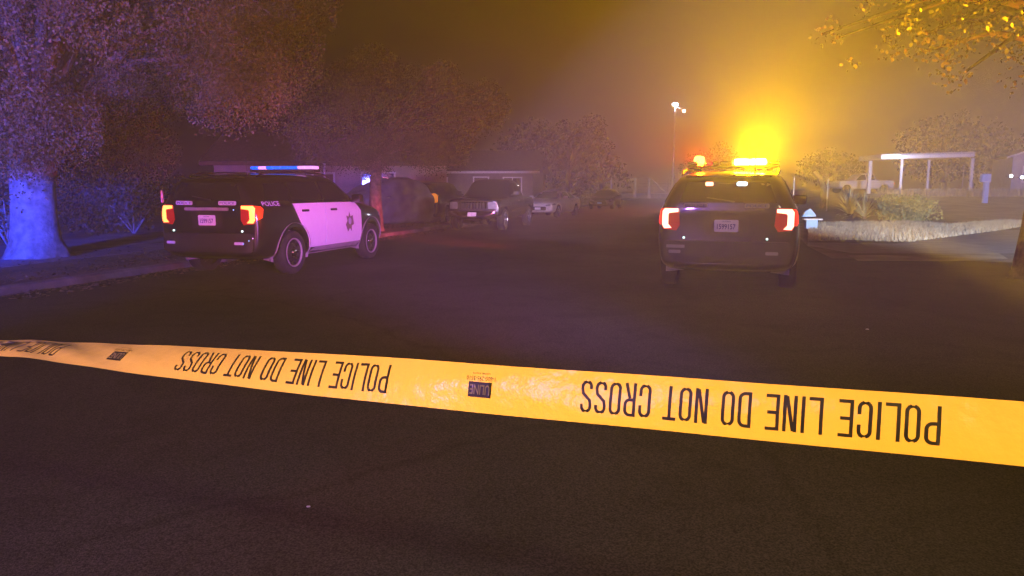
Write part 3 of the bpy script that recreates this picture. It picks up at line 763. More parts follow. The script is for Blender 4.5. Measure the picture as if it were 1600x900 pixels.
tree('big_tree', 'huge tree with a thick blue lit trunk and wide drooping crown at far left', b1,
     [(0, 0, -.1), (0, 0, .12), (0, 0, .35), (0, 0, .8), (.02, 0, 1.4), (.05, 0, 1.9), (0.1, 0, 2.6)], [.64, .54, .45, .41, .40, .43, .34], [], cs, 4000, .040, 'leaf', 21, bumpy=.035)
# second tree by the kerb
b2 = Vector(at(586, 300, 24)); b2.z = .12
cs = clump_centers((b2.x + .7, b2.y, 3.75), (3.5, 2.4, 1.7), 90, .4, .75, rg, 2.35)
tree('street_tree', 'smaller round tree with a slim purple lit trunk by the kerb', b2, [(0, 0, -.1), (0, 0, .1), (0, 0, 1.0), (.03, 0, 2.0), (.05, 0, 2.8)], [.32, .24, .19, .18, .14], [], cs, 2900, .045, 'leaf', 5)
# third crown farther on over the sedan
b3 = Vector(at(887, 300, 52)); b3.z = 0
cs = clump_centers((b3.x + .2, b3.y, 4.6), (2.6, 2.4, 1.6), 30, .5, .9, rg, 2.6)
tree('distant_street_tree', 'small tree with a pale trunk above the white sedan', b3, [(0, 0, -.1), (0, 0, 1.2), (.05, 0, 3.0)], [.24, .20, .15], [], cs, 330, .13, 'leaf_dark', 6)
# right tree: trunk at the frame edge, sparse foliage overhead
b4 = Vector((8.75, 12.3, 0))
cs = clump_centers((8.4, 11.6, 6.0), (4.4, 3.6, 2.6), 70, .3, .65, rg, 3.6)
cs += clump_centers((7.6, 11.8, 3.7), (3.0, 1.6, .55), 34, .12, .30, rg, 3.0)
cs += clump_centers((5.6, 12.0, 3.9), (1.0, 1.0, .5), 9, .12, .25, rg, 3.3)
tree('overhanging_tree', 'sparse leafy tree with dark trunk at the right edge of the photo', b4, [(0, 0, -.1), (-.05, 0, .15), (-.02, 0, .8), (.06, 0, 1.8), (.12, 0, 3.4), (.1, 0, 4.6)], [.40, .34, .29, .26, .24, .2], [], cs, 420, .062, 'leaf_gold', 8)
# far trees on the right and beyond the street end
def far_tree(px, Y, top, wd, label, seed, base=0):
    b = Vector(at(px, 300, Y)); b.z = base
    rg = random.Random(seed)
    cs = clump_centers((b.x, b.y, base + top * .62), (wd, wd, top * .38), 26, wd * .28, wd * .45, rg, base + 1.0)
    tree('background_tree', label, b, [(0, 0, -.3), (0, 0, top * .25), (.1, 0, top * .5)], [.3, .24, .16], [], cs, 26, .34, 'leaf_dark', seed, 'trees in the far background')
far_tree(1475, 82, 8.0, 4.5, 'dim tree rising behind the right end of the carport', 31, .9)
far_tree(1545, 88, 7.5, 4.0, 'dim tree standing between the carport and the gabled house', 32, .9)
far_tree(1300, 105, 6.0, 4.0, 'low dim tree behind the pale leaning trunk', 33, .9)
far_tree(940, 70, 4.6, 2.2, 'small tree with hanging pale leaves behind the dark sedan', 34)
far_tree(1118, 150, 9.0, 6.0, 'faint tree beyond the end of the street behind the flashing car', 35)
far_tree(850, 90, 9.0, 5.5, 'dark tall tree beyond the parked cars on the left side', 36)
# pale leaning trunk on the right
pt = Vector(at(1288, 303, 48)); z0 = terr(pt.x, pt.y)
bm = bmesh.new(); tube(bm, [(0, 0, -.1), (-.02, 0, .8), (-.05, 0, 1.3), (-.30, 0, 1.9), (-.75, 0, 2.4)], [.26, .22, .20, .17, .12], 10)
bt = thing('leaning_tree', 'pale bare trunk leaning left right of the flashing car', 'tree', (pt.x, pt.y, z0)); obj('trunk', bm, 'bark', bt, True)
V = leaves([((-.9, 0, 3.0), .8), ((-.3, .2, 3.2), .7), ((-1.4, 0, 2.9), .5)], 90, .12, 44); quads('crown', V, 'leaf_dark', bt)
# hedge / shrubs left
def bush(name, label, base, r, h, m, seed, per=500, size=.07, grp=None):
    rgx = random.Random(seed)
    cs = [((rgx.uniform(-.6, .6) * r, rgx.uniform(-.6, .6) * r, h * rgx.uniform(.25, .75)), r * rgx.uniform(.35, .55)) for _ in range(16)]
    V = leaves(cs, per, size, seed, .1); V[:, 2] = np.maximum(V[:, 2], 0.0)
    root = thing(name, label, 'shrub', base, 0, grp); quads('foliage', V, m, root)
    bm = bmesh.new()
    for k in range(5):
        a = k * 1.3; tube(bm, [(0, 0, -.02), (r * .3 * math.cos(a), r * .3 * math.sin(a), h * .35), (r * .55 * math.cos(a), r * .55 * math.sin(a), h * .7)], [.03, .02, .008], 6)
    obj('stems', bm, 'bark', root)
    return root
p = Vector(at(140, 300, 24)); bush('shrub', 'dark rounded shrub between the thick trunk and the patrol car', (p.x, p.y, .12), 2.0, 1.9, 'leaf_dark', 3, 240, .1, 'shrubs in the left yard')
p = Vector(at(205, 300, 23)); bush('shrub', 'low dark shrub directly left of the patrol car', (p.x, p.y, .12), 1.7, 2.0, 'leaf_dark', 4, 240, .1, 'shrubs in the left yard')
p = Vector(at(8, 300, 17)); bush('shrub', 'reddish lit shrub left of the thick trunk at the photo edge', (p.x, p.y, .12), .8, 1.6, 'leaf', 14, 300, .08, 'shrubs in the left yard')
p = Vector(at(905, 300, 60)); bush('shrub', 'black bush behind the dark sedan', (p.x, p.y, 0), 1.1, 2.2, 'leaf_dark', 24, 200, .12)
# yuccas and round shrub on the right
def yucca(label, px, py, hgt, nb, seed):
    g = gr(px, py); rgx = random.Random(seed); V = []
    root = thing('yucca', label, 'yucca', (g.x, g.y, 0), 0, 'yuccas in the planting bed')
    for k in range(nb):
        a = rgx.uniform(0, 6.28); lean = abs(rgx.gauss(0, .45)); L = hgt * rgx.uniform(.65, 1.1); wv = .05
        d = Vector((math.cos(a), math.sin(a), 0)); t = Vector((-d.y, d.x, 0)); prev = None
        for j in range(5):
            q = j / 4; ang = lean * (1 + .6 * q)
            c = d * (L * q * math.sin(ang)) + Vector((0, 0, L * q * math.cos(ang))); ww = wv * (1 - q ** 1.6) * (.6 + .8 * min(1, q * 3)) + .002
            cur = (c - t * ww, c + t * ww)
            if prev: V += [prev[0], prev[1], cur[1], cur[0]]
            prev = cur
    quads('leaves', [tuple(v) for v in V], 'yucca', root)
    bm = bmesh.new(); tube(bm, [(0, 0, -.03), (0, 0, .12), (0, 0, .25)], [.12, .1, .05], 8); obj('stem', bm, 'bark', root)
yucca('left pale green yucca with fanned spiky leaves in the planting bed', 1327, 337, 1.45, 110, 1)
yucca('right pale green yucca with upright leaves beside the round shrub', 1350, 341, 1.25, 70, 2)
g = gr(1412, 344); bush('round_shrub', 'loose grassy round shrub right of the two yuccas', (g.x, g.y, 0), 1.45, 1.15, 'shrub', 9, 420, .10)
V = []; rgx = random.Random(12)
for k in range(900):
    a = rgx.uniform(0, 6.28); rr = rgx.uniform(0, .8); x, y = g.x + rr * math.cos(a), g.y + rr * math.sin(a); L = rgx.uniform(.7, 1.3)
    dx, dy = math.cos(a) * rr * 1.0, math.sin(a) * rr * 1.0
    V += [(x - .01, y, 0), (x + .01, y, 0), (x + dx, y + dy, L)]
o = bpy.data.objects['round_shrub']; q = quads('grass_blades', [(v[0] - g.x, v[1] - g.y, v[2]) for v in V], 'shrub', o, n=3)

# ================================================================== BUILDINGS
def wall_box(bm, x0, x1, y0, y1, z0, z1): box(bm, ((x0 + x1) / 2, (y0 + y1) / 2, (z0 + z1) / 2), (x1 - x0, y1 - y0, z1 - z0))
def house(name, label, loc, rz, W, D, H, rh, wins, door, wallm='stucco', gable='x', lit=None):
    root = thing(name, label, 'house', loc, rz)
    bm = bmesh.new(); wall_box(bm, -W / 2, W / 2, 0, D, 0, H)
    if gable == 'y':   # gable end facing the street
        for y in (0.0, D):
            bm.faces.new([bm.verts.new(q) for q in ((-W / 2, y, H), (W / 2, y, H), (0, y, H + rh))])
    else:
        for x in (-W / 2, W / 2):
            bm.faces.new([bm.verts.new(q) for q in ((x, 0, H), (x, D, H), (x, D / 2, H + rh))])
    obj('wall', bm, wallm, root)
    bm = bmesh.new(); ov = .5
    def slope(a, b, c, d):
        n = (b - a).cross(d - a).normalized()
        if n.z < 0: n = -n
        lo = [bm.verts.new(q + n * .02) for q in (a, b, c, d)]; hi = [bm.verts.new(q + n * .16) for q in (a, b, c, d)]
        bm.faces.new(lo); bm.faces.new(hi)
        for k in range(4): bm.faces.new((lo[k], lo[(k + 1) % 4], hi[(k + 1) % 4], hi[k]))
    if gable == 'y':
        k = rh / (W / 2); zz = H - ov * k
        for s in (-1, 1): slope(Vector((s * (W / 2 + ov), -ov, zz)), Vector((s * (W / 2 + ov), D + ov, zz)), Vector((0, D + ov, H + rh)), Vector((0, -ov, H + rh)))
    else:
        k = rh / (D / 2); zz = H - ov * k
        for s in (0, 1):
            y = -ov if s == 0 else D + ov
            slope(Vector((-W / 2 - ov, y, zz)), Vector((W / 2 + ov, y, zz)), Vector((W / 2 + ov, D / 2, H + rh)), Vector((-W / 2 - ov, D / 2, H + rh)))
    bmesh.ops.recalc_face_normals(bm, faces=bm.faces[:])
    rf = obj('roof', bm, 'roofing', root)
    bm = bmesh.new(); 
    if gable == 'x': box(bm, (0, -ov - .02, zz + .05), (W + 2 * ov, .03, .2))
    else:
        for s in (-1, 1): tube(bm, [(s * (W / 2 + ov), -ov - .02, zz + .06), (0, -ov - .02, H + rh + .06)], .07, 4)
    obj('fascia', bm, 'wood' if name == 'corner_house' else 'trim_white', rf)
    for (x, z, w_, h_) in wins:
        bm = bmesh.new()
        for (cx_, cz_, sx, sz) in ((x, z + h_ / 2, w_ + .12, .08), (x, z - h_ / 2, w_ + .2, .1), (x - w_ / 2, z, .08, h_), (x + w_ / 2, z, .08, h_), (x, z, .04, h_)):
            box(bm, (cx_, -.03, cz_), (sx, .07, sz))
        wn = obj('window', bm, 'trim_white', root)
        bm = bmesh.new(); box(bm, (x, -.012, z), (w_ - .02, .02, h_ - .02)); obj('pane', bm, 'glass', wn)
    if door is not None:
        bm = bmesh.new(); box(bm, (door, -.02, 1.03), (.92, .05, 2.04), None, .01); d = obj('door', bm, 'wood', root)
        bm = bmesh.new(); box(bm, (door - .5, -.04, 1.05), (.08, .09, 2.1)); box(bm, (door + .5, -.04, 1.05), (.08, .09, 2.1)); box(bm, (door, -.04, 2.13), (1.1, .09, .08)); obj('door_frame', bm, 'trim_white', d)
    return root
pL = S(-17.5, 33); house('corner_house', 'low stucco house lit red behind the left patrol car', (pL.x, pL.y, .1), -ST + R(20), 11, 8, 2.7, 1.5, [(-3.2, 1.6, 1.5, 1.1), (2.2, 1.6, 1.6, 1.1)], -.4)
pL = Vector(at(745, 300, 50)); house('white_trim_house', 'small pale house with white trim half hidden above the parked pickup', (pL.x, pL.y, .1), R(-8), 7.5, 7, 2.6, 1.3, [(-2.6, 1.55, 1.2, 1.1), (2.4, 1.55, 1.2, 1.1)], .3, wallm=mat('brown_stucco', (.2, .17, .15), .9, var=.2, scale=3, bump=.3, bscale=60))
pR = Vector(at(1662, 300, 58)); house('gabled_house', 'lavender lit gabled house at the right edge of the photo', (pR.x, pR.y, 1.0), R(-24), 7.0, 9, 3.0, 1.35, [(-2.2, 1.6, 1.1, 1.2), (1.8, 1.6, 1.1, 1.2)], -.2, gable='y', wallm='lilac_wall')
for px, py in ((1580, 275), (1597, 277)):
    p = at(px, py, 56); bm = bmesh.new(); bmesh.ops.create_uvsphere(bm, u_segments=10, v_segments=8, radius=.11); 
    r_ = thing('porch_light', 'small white glowing ' + ('left' if px < 1590 else 'right') + ' porch light of the gabled house', 'light', (p.x, p.y, p.z), 0, 'porch lights'); obj('bulb', bm, 'lamp_white', r_, True)
    bm = bmesh.new(); box(bm, (0, .3, 0), (.05, .6, .05)); obj('bracket', bm, 'dark_trim', r_)
# carport on the right
A = at(1380, 250, 60); z0 = terr(A.x + 2, 62)
root = thing('carport', 'long flat roofed lavender carport on thin posts with a lit lamp', 'carport', (A.x, A.y, z0), R(-6))
Wc = (1510 - 1374) / FPX * 60; zr = 4.05 - z0
bm = bmesh.new()
vs = box(bm, (Wc / 2 - .3, 2.2, zr), (Wc, 5.0, .42), Matrix.Rotation(R(-1.2), 3, 'Y'), .06); rf = obj('roof', bm, 'trim_white', root)
bm = bmesh.new()
box(bm, (Wc / 2 - .3, -.33, zr + .1), (Wc, .04, .1), Matrix.Rotation(R(-1.2), 3, 'Y'))
obj('fascia', bm, 'galv', rf)
for i, (px, w_) in enumerate(((1387, .26), (1410, .16), (1480, .16), (1513, .18))):
    x = (px - 1380) / FPX * 60; y = 3.8 if i in (0,) else (.3 if i in (1, 3) else 4.0)
    bm = bmesh.new(); box(bm, (x, y, (zr - .2) / 2 - .1), (w_, w_, zr)); obj('post', bm, 'trim_white', root)
bm = bmesh.new(); box(bm, (.75, -.42, zr - .02), (.75, .14, .13), None, .03); obj('lamp', bm, 'lamp_white', root)
pl_ = at(1402, 251, 58.6)
mklight('carport_lamp', 'POINT', (pl_.x, pl_.y - .4, pl_.z - .1), (.75, .75, 1.0), 260, .15)
# vehicle seen side on by the carport
# ---------------------------------------------------------------- street end
gp = at(1003, 305, 112)
def gl(px): return (px - 1003) / FPX * 112
root = thing('road_gate', 'white end of street gate with twin posts and slanting braces', 'gate', (gp.x, gp.y, 0))
for px in (992, 1014):
    bm = bmesh.new(); tube(bm, [(gl(px), 0, -.1), (gl(px), 0, 3.0)], .22, 10); obj('post', bm, 'galv', root)
bm = bmesh.new(); tube(bm, [(gl(974), 0, 3.0), (gl(1016), 0, 3.0)], .05, 6); obj('top_rail', bm, 'galv', root)
for a, b in ((1016, 1047), (990, 966)):
    bm = bmesh.new(); tube(bm, [(gl(a), 0, 2.9), (gl(b), 0, .35)], .09, 6); obj('brace', bm, 'galv', root)
for px in (966, 1043, 1047):
    bm = bmesh.new(); tube(bm, [(gl(px), 0, -.1), (gl(px), 0, 2.8)], .04, 6); obj('side_post', bm, 'galv', root)
bm = bmesh.new(); 
for z in (.7, 1.2, 1.7, 2.2): tube(bm, [(gl(966), 0, z), (gl(1047), 0, z)], .02, 5)
obj('wire_rails', bm, 'galv', root)
bm = bmesh.new(); box(bm, (0, 0, .25), (34, .3, .9), None, .04); w_ = obj('low_wall', bm, 'concrete'); w_.location = (gp.x + 6, gp.y + 1.2, 0); tag(w_, 'long low pale wall closing the far end of the street', 'wall')
lp = at(1051, 300, 104); ztop = at(1051, 163, 104).z
root = thing('street_lamp', 'tall thin pole with a glowing white lamp at the street end', 'street lamp', (lp.x, lp.y, 0))
bm = bmesh.new(); tube(bm, [(0, 0, -.1), (0, 0, 5), (0, 0, ztop - .2)], [.2, .15, .1], 10); obj('pole', bm, 'galv', root, True)
bm = bmesh.new(); tube(bm, [(-.1, 0, ztop - .25), (.8, 0, ztop - .55)], .05, 6); obj('arm', bm, 'galv', root)
bm = bmesh.new(); bmesh.ops.create_uvsphere(bm, u_segments=14, v_segments=8, radius=.34)
for v in bm.verts: v.co = Vector((v.co.x * 1.25, v.co.y, v.co.z * .7 + ztop))
obj('lamp_head', bm, 'lamp_white', root, True)
bm = bmesh.new(); bmesh.ops.create_uvsphere(bm, u_segments=10, v_segments=6, radius=.2)
for v in bm.verts: v.co += Vector((1.25, 0, ztop - .9))
obj('side_lamp', bm, 'lamp_white', root, True)
mklight('street_end_lamp', 'POINT', (lp.x, lp.y - .6, ztop - .5), (.8, .85, 1.0), 900, .3)
# thin posts in the mid distance
def stake(label, px, pb, ptop, Y, r=.04, m='galv', grp='thin posts along the yards', base=None):
    a = at(px, pb, Y); t = at(px, ptop, Y); zb = terr(a.x, a.y) if base is None else base
    bm = bmesh.new(); tube(bm, [(0, 0, -.05), (0, 0, t.z - zb)], r, 8); box(bm, (0, 0, t.z - zb), (r * 2.6, r * 2.6, .05), None, .01)
    o = obj('thin_post', bm, m); o.location = (a.x, a.y, zb); tag(o, label, 'post', grp)
stake('thin pale post just right of the flashing car roof', 1240, 300, 277, 46)
stake('thin pale post beside the leaning trunk', 1293, 300, 280, 46)
stake('thin post standing just behind the right end of the carport', 1503, 300, 258, 66)
stake('slim mast rising over the gabled house', 1597, 300, 205, 70, base=1.0)
stake('thin pink lit post behind the left car roof', 508, 300, 256, 26, .035, base=.12)
stake('thin pale post behind the dark sedan', 955, 300, 279, 66, .05, base=0)
# blue object by the weeds, mailbox on a post
p_ = at(1538, 300, 50); zb = terr(p_.x, p_.y); zt = at(1538, 271, 50).z - zb
root = thing('utility_post', 'blue lit box on a short post in the weeds right of the carport', 'post box', (p_.x, p_.y, zb))
bm = bmesh.new(); box(bm, (0.08, 0, (zt - .5) / 2), (.30, .22, zt - .5), None, .02); obj('post', bm, 'blue_box', root)
bm = bmesh.new(); box(bm, (0, 0, zt - .3), (.62, .36, .55), None, .07); obj('box', bm, 'blue_box', root)
# pale blue box by the mirror of the right patrol car
p_ = gr(1266, 358)
root = thing('yard_box', 'pale blue box with a raised flap right of the flashing car', 'box', (p_.x, p_.y, 0), R(-12))
sc_ = p_.y / FPX
bm = bmesh.new(); box(bm, (.02, 0, 13 * sc_ / 2 + .03), (17 * sc_, .35, 14 * sc_), None, .02); obj('bin', bm, 'blue_box', root)
bm = bmesh.new(); box(bm, (.06, 0, 15.5 * sc_), (27 * sc_, .42, 2.2 * sc_), None, .01); obj('shelf', bm, 'trim_white', root)
bm = bmesh.new(); f = [(-14, 19), (-9, 28), (-2, 32), (5, 24), (7, 20)]
for yy in (-.12, .12): bm.faces.new([bm.verts.new((x * sc_, yy, z * sc_)) for x, z in f])
bm.verts.ensure_lookup_table(); k5 = len(f)
for k in range(k5): bm.faces.new((bm.verts[k], bm.verts[(k + 1) % k5], bm.verts[k5 + (k + 1) % k5], bm.verts[k5 + k]))
bmesh.ops.recalc_face_normals(bm, faces=bm.faces[:]); obj('flap', bm, 'blue_box', root)
# reflective markers on the road under the left car, bits of litter
for (px, py, lab) in ((318, 416, 'flat blue reflector plate on the road below the plate of the left patrol car'), (246, 417, 'flat blue reflector plate on the road at the left end of the left patrol car')):
    p_ = gr(px, py); bm = bmesh.new(); box(bm, (0, 0, .012), (.22, .12, .022), None, .008); o = obj('road_marker', bm, 'decal'); o.location = (p_.x, p_.y, .004); tag(o, lab, 'road marker', 'road markers')
for (px, py, s_, lab) in ((482, 794, .012, 'tiny white scrap lying on the asphalt below the tape'), (1355, 516, .02, 'tiny pale scrap on the asphalt right of the flashing car')):
    p_ = gr(px, py); bm = bmesh.new(); bmesh.ops.create_icosphere(bm, subdivisions=1, radius=s_)
    for v in bm.verts: v.co = Vector((v.co.x, v.co.y * .7, v.co.z * .35 + s_ * .3))
    o = obj('litter', bm, 'litter'); o.location = (p_.x, p_.y, .005); tag(o, lab, 'litter', 'scraps on the road')

# ================================================================== VEHICLES
th1 = R(15.5); c1 = suv_origin((-4.1, 12.0), th1)
patrol_suv('black and white police SUV parked at the left kerb with a blue light bar', c1, -th1, 'blue')
th2 = R(18.5); f2 = Vector((math.sin(th2), math.cos(th2), 0)); c2 = Vector((2.98, 10.4, 0)) + f2 * 2.5
patrol_suv('dark police SUV in the road with glaring red and amber roof lights', c2, -th2, 'amber')

PK = [(-2.85, .55, 1.02, 1.08, .88, .80), (-2.80, .48, 1.10, 1.16, .95, .88), (-2.3, .40, 1.14, 1.18, .98, .90), (-1.15, .38, 1.15, 1.19, .99, .90), (-.98, .38, 1.16, 1.30, .99, .80), (-.90, .38, 1.17, 1.78, .99, .70),
      (-.4, .36, 1.17, 1.86, 1.0, .72), (.35, .36, 1.16, 1.84, 1.0, .71), (.62, .36, 1.15, 1.72, 1.0, .71), (.95, .36, 1.14, 1.36, 1.0, .76), (1.22, .36, 1.13, 1.20, .99, .84), (1.6, .38, 1.12, 1.17, .985, .86), (2.3, .40, 1.10, 1.15, .975, .86), (2.68, .44, 1.05, 1.12, .95, .84), (2.80, .56, .95, 1.06, .90, .78)]
fp = gr(737, 362); th = R(15); f_ = Vector((math.sin(th), math.cos(th), 0))
cp = Vector((fp.x, 26.0, 0)) + f_ * 2.8
cp = Vector((-1.42, 26.2, 0)) + f_ * 2.8
root, P, bo = civ_car('pickup_truck', 'dark pickup truck facing the camera with a chrome grille', 'pickup truck', cp, -th + math.pi, PK, (-1.75, 1.85), .39, 'pickup_paint',
    [[(-.80, 1.22), (.0, 1.21), (.0, 1.70), (-.78, 1.70)], [(.07, 1.21), (1.02, 1.18), (.92, 1.28), (.50, 1.66), (.40, 1.70), (.07, 1.70)]], [(-.74, 1.23), (.74, 1.23), (.62, 1.74), (-.62, 1.74)], None, rear_skew=0, skew_z=5)
gg = P.panel(flat_poly([rect(-.52, .52, .76, 1.02, .03)], .1), 'F', 'grille', 'chrome', root, .02, .03)
bm = bmesh.new()
for k in range(9): box(bm, (-.44 + k * .11, 2.80, .89), (.075, .04, .20))
obj('grille_slots', bm, 'dark_trim', gg)
for s in (-1, 1):
    P.panel(flat_poly([rect(min(s * .56, s * .86), max(s * .56, s * .86), .78, 1.02, .03)], .06), 'F', 'headlight', 'lens_clear', root, .02, .03)
    mirror_part(root, s, .98, .90, 1.32, 'dark_trim')
bmp = P.panel(flat_poly([rect(-.88, .88, .50, .70, .04)], .08), 'F', 'front_bumper', 'chrome', root, .07, .09)
P.panel(flat_poly([rect(-.16, .16, .52, .66, .01)], 0), 'F', 'license_plate', mat('pink_plate', (.8, .62, .7), .5), bmp, .085, .01, False)
for sd in 'LR':
    P.panel(flat_poly([rect(-2.80, -2.72, .86, 1.08, .01)], 0), sd, 'side_reflection', 'amber_lens_glow', root, .01)  # amber lamp's reflection on the paint, put in as a glowing patch
    P.panel(flat_poly([rect(-.9, 1.0, .62, .66, .01)], .1), sd, 'side_moulding', 'chrome', root, .012, .01)
    for yy in (.0, ): P.panel(flat_poly([rect(yy - .02, yy + .17, 1.02, 1.06, .01)], 0), sd, 'door_handle', 'chrome', root, .03, .03)

SD = [(-2.30, .42, .86, .98, .80, .66), (-2.24, .32, .92, 1.02, .86, .70), (-1.9, .24, .95, 1.06, .89, .72), (-1.45, .22, .95, 1.14, .90, .68), (-.95, .20, .95, 1.36, .905, .60), (-.4, .20, .94, 1.44, .905, .58), (.1, .20, .93, 1.43, .905, .58), (.45, .20, .92, 1.30, .905, .62),
      (.85, .20, .91, 1.06, .90, .70), (1.1, .20, .89, .96, .895, .74), (1.7, .22, .82, .88, .88, .70), (2.1, .26, .72, .80, .83, .62), (2.30, .34, .60, .68, .72, .5)]
SG = [[(-1.30, .99), (-.42, .98), (-.42, 1.33), (-.85, 1.30)], [(-.36, .98), (.78, .96), (.40, 1.22), (.12, 1.34), (-.36, 1.34)]]
def sedan(label, loc, rz, paint, platem):
    root, P, bo = civ_car('sedan', label, 'car', loc, rz, SD, (-1.38, 1.36), .33, paint, SG, [(-.66, .97), (.66, .97), (.50, 1.36), (-.50, 1.36)], [(-.6, 1.04), (.6, 1.04), (.48, 1.33), (-.48, 1.33)], 'sedans parked along the kerb', rear_skew=.2, skew_z=.9)
    P.panel(flat_poly([rect(-.45, .45, .36, .56, .05)], .1), 'F', 'grille', 'dark_trim', root, .01, .01)
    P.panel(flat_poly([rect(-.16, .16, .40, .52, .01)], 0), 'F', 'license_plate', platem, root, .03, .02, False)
    for s in (-1, 1):
        P.panel(flat_poly([[(s * .42, .58), (s * .68, .60), (s * .70, .68), (s * .46, .66)]], .06), 'F', 'headlight', 'lens_clear', root, .01)
        P.panel(flat_poly([[(1.78, .66), (2.16, .60), (2.14, .68), (1.84, .74)]], .06), 'R' if s > 0 else 'L', 'headlight', 'lens_clear', root, .008)
        mirror_part(root, s, .84, .62, 1.02, paint)
        P.panel(flat_poly([rect(-.70, -.52, .80, .83, .01)], 0), 'R' if s > 0 else 'L', 'door_handle', 'chrome', root, .03, .03)
        # door shut lines
        P.panel(flat_poly([rect(-.402, -.388, .30, .94)], .1), 'R' if s > 0 else 'L', 'door_gap', 'dark_trim', root, .004)
    return root
fr = Vector(at(849, 337, 38.5)); th = R(24); f_ = Vector((math.sin(th), math.cos(th), 0))
sedan('white sedan parked nose out behind the dark pickup', Vector((fr.x - .35, fr.y, 0)) + f_ * 2.3, -th + math.pi, 'white_car', 'plate')
fr = Vector(at(936, 320, 53)); th = R(19); f_ = Vector((math.sin(th), math.cos(th), 0))
sedan('dark sedan facing the camera with a pale blue front plate', Vector((fr.x, fr.y, 0)) + f_ * 2.3, -th + math.pi, 'dark_car', mat('blue_plate_glow', (.45, .65, .95), .5, emit=(.2, .4, 1), estr=.08))  # slight emission paints reflected light into the front plate
# driveway SUV, black, seen from behind next to the pickup
fr = Vector(at(655, 320, 30)); th = R(12); f_ = Vector((math.sin(th), math.cos(th), 0))
root, P, bo = civ_car('parked_suv', 'black SUV in the driveway with an amber tail lamp beside the pickup', 'car', Vector((fr.x - .15, fr.y, .0)) + f_ * 2.5, -th, SUV, (RA, FA), WR, 'dark_car',
    [[(-2.12, 1.30), (-1.42, 1.285), (-1.36, 1.60), (-1.95, 1.575)], [(-1.33, 1.285), (-.32, 1.27), (-.32, 1.625), (-1.27, 1.61)]], None, [(-.66, 1.30), (.66, 1.30), (.55, 1.585), (-.55, 1.585)])
for s in (-1, 1):
    P.panel(flat_poly([[(s * .62, 1.28), (s * .62, .98), (s * .74, .90), (s * .90, .95), (s * .90, 1.22), (s * .78, 1.30)]], .05), 'B', 'tail_lamp', 'amber_lens_glow' if s > 0 else 'red_lens', root, .012, .02)
# covered car
CV = [(-2.3, .10, .95, 1.10, .90, .70), (-2.1, .06, 1.10, 1.35, 1.0, .74), (-1.4, .06, 1.15, 1.70, 1.04, .66), (-.4, .06, 1.15, 1.85, 1.05, .64), (.5, .06, 1.12, 1.72, 1.05, .66), (1.3, .06, 1.05, 1.25, 1.03, .78), (2.0, .06, .95, 1.05, .98, .74), (2.3, .10, .75, .85, .90, .62)]
fr = Vector(at(600, 330, 27.5)); th = R(38); f_ = Vector((math.sin(th), math.cos(th), 0))
o = bake(loft(CV, rear_skew=.1, sub=3), 'covered_car', 'cover', None, 60); o.location = Vector((fr.x - .2, fr.y + 1.8, .1)); o.rotation_euler = (0, 0, -th + math.pi)
mm = o.data; cvr = random.Random(5)
for v in mm.vertices: v.co += v.normal * (.025 * math.sin(v.co.y * 9 + v.co.z * 4) + .02 * math.sin(v.co.z * 13 + v.co.y * 3))
tag(o, 'car under a bluish grey cloth cover behind the slim street tree', 'covered car')
# pale pickup far behind on the right
fr = Vector(at(1345, 290, 70)); zb = terr(fr.x, fr.y)
root, P, bo = civ_car('distant_pickup', 'pale lavender lit pickup parked side on left of the carport', 'pickup truck', (fr.x, fr.y, zb), R(96), [(y, a, b, c, d * .98, e) for (y, a, b, c, d, e) in PK], (-1.75, 1.85), .39, 'white_car',
    [[(-.80, 1.22), (.0, 1.21), (.0, 1.70), (-.78, 1.70)], [(.07, 1.21), (1.02, 1.18), (.92, 1.28), (.50, 1.66), (.40, 1.70), (.07, 1.70)]], None, None, rear_skew=0, skew_z=5)
for sd in 'LR': P.panel(flat_poly([rect(-2.78, -2.62, .86, 1.08, .01)], 0), sd, 'tail_lamp', 'red_dim', root, .01)

# ================================================================== TAPE
K = [(-0.1201, 1.2502, 7), (-0.095, 1.2502, 8), (0.0396, 1.2455, 11), (0.1925, 1.2392, 12), (0.368, 1.2339, 12), (0.486, 1.2283, 11), (0.6269, 1.2231, 14), (0.7457, 1.2199, 23), (0.9438, 1.2112, 30.2), (1.0916, 1.2034, 43), (1.2539, 1.1949, 52.8), (1.3413, 1.1896, 57.0), (1.4333, 1.1841, 63.0), (1.5908, 1.1758, 70.5), (1.7183, 1.1676, 75.5), (1.8551, 1.1573, 77.8), (1.9516, 1.1506, 78), (2.4, 1.12, 60), (3.2, 1.09, 20)]
K = [(-2.2, 1.27, 4), (-1.0, 1.262, 5)] + K
ks = [k[0] for k in K]; kz = [k[1] for k in K]; kp = [k[2] for k in K]
TD = Vector((-.9091, .41657, 0)); TN = Vector((-.41657, -.9091, 0)); TX = Vector((.58 * .895, .895, 0)); TW = .0762
def smooth_interp(s, ks, kv):
    return float(sum(wq * np.interp(s + dq, ks, kv) for dq, wq in ((-.06, .25), (0, .5), (.06, .25))))
def tape_pt(s, v, off=0.0):
    """s metres along, v 0 at the upper edge to 1 at the lower edge"""
    z = smooth_interp(s, ks, kz); ph = R(smooth_interp(s, ks, kp))
    lo = max(0, min(1, (s - 1.2) / .8))
    curl = .004 * math.sin(math.pi * v) + lo * .0022 * math.sin(v * 9 + s * 30) + .0010 * math.sin(s * 11 + v * 3)
    dn = TN * math.sin(ph) - Vector((0, 0, 1)) * math.cos(ph); nrm = TN * math.cos(ph) + Vector((0, 0, 1)) * math.sin(ph)
    return Vector((TX.x, TX.y, 0)) + TD * s + Vector((0, 0, z)) + dn * (v * TW) + nrm * (curl + off)
bm = bmesh.new(); NS, NV = 620, 14
G = [[bm.verts.new(tape_pt(-2.2 + 5.4 * i / NS, j / NV)) for j in range(NV + 1)] for i in range(NS + 1)]
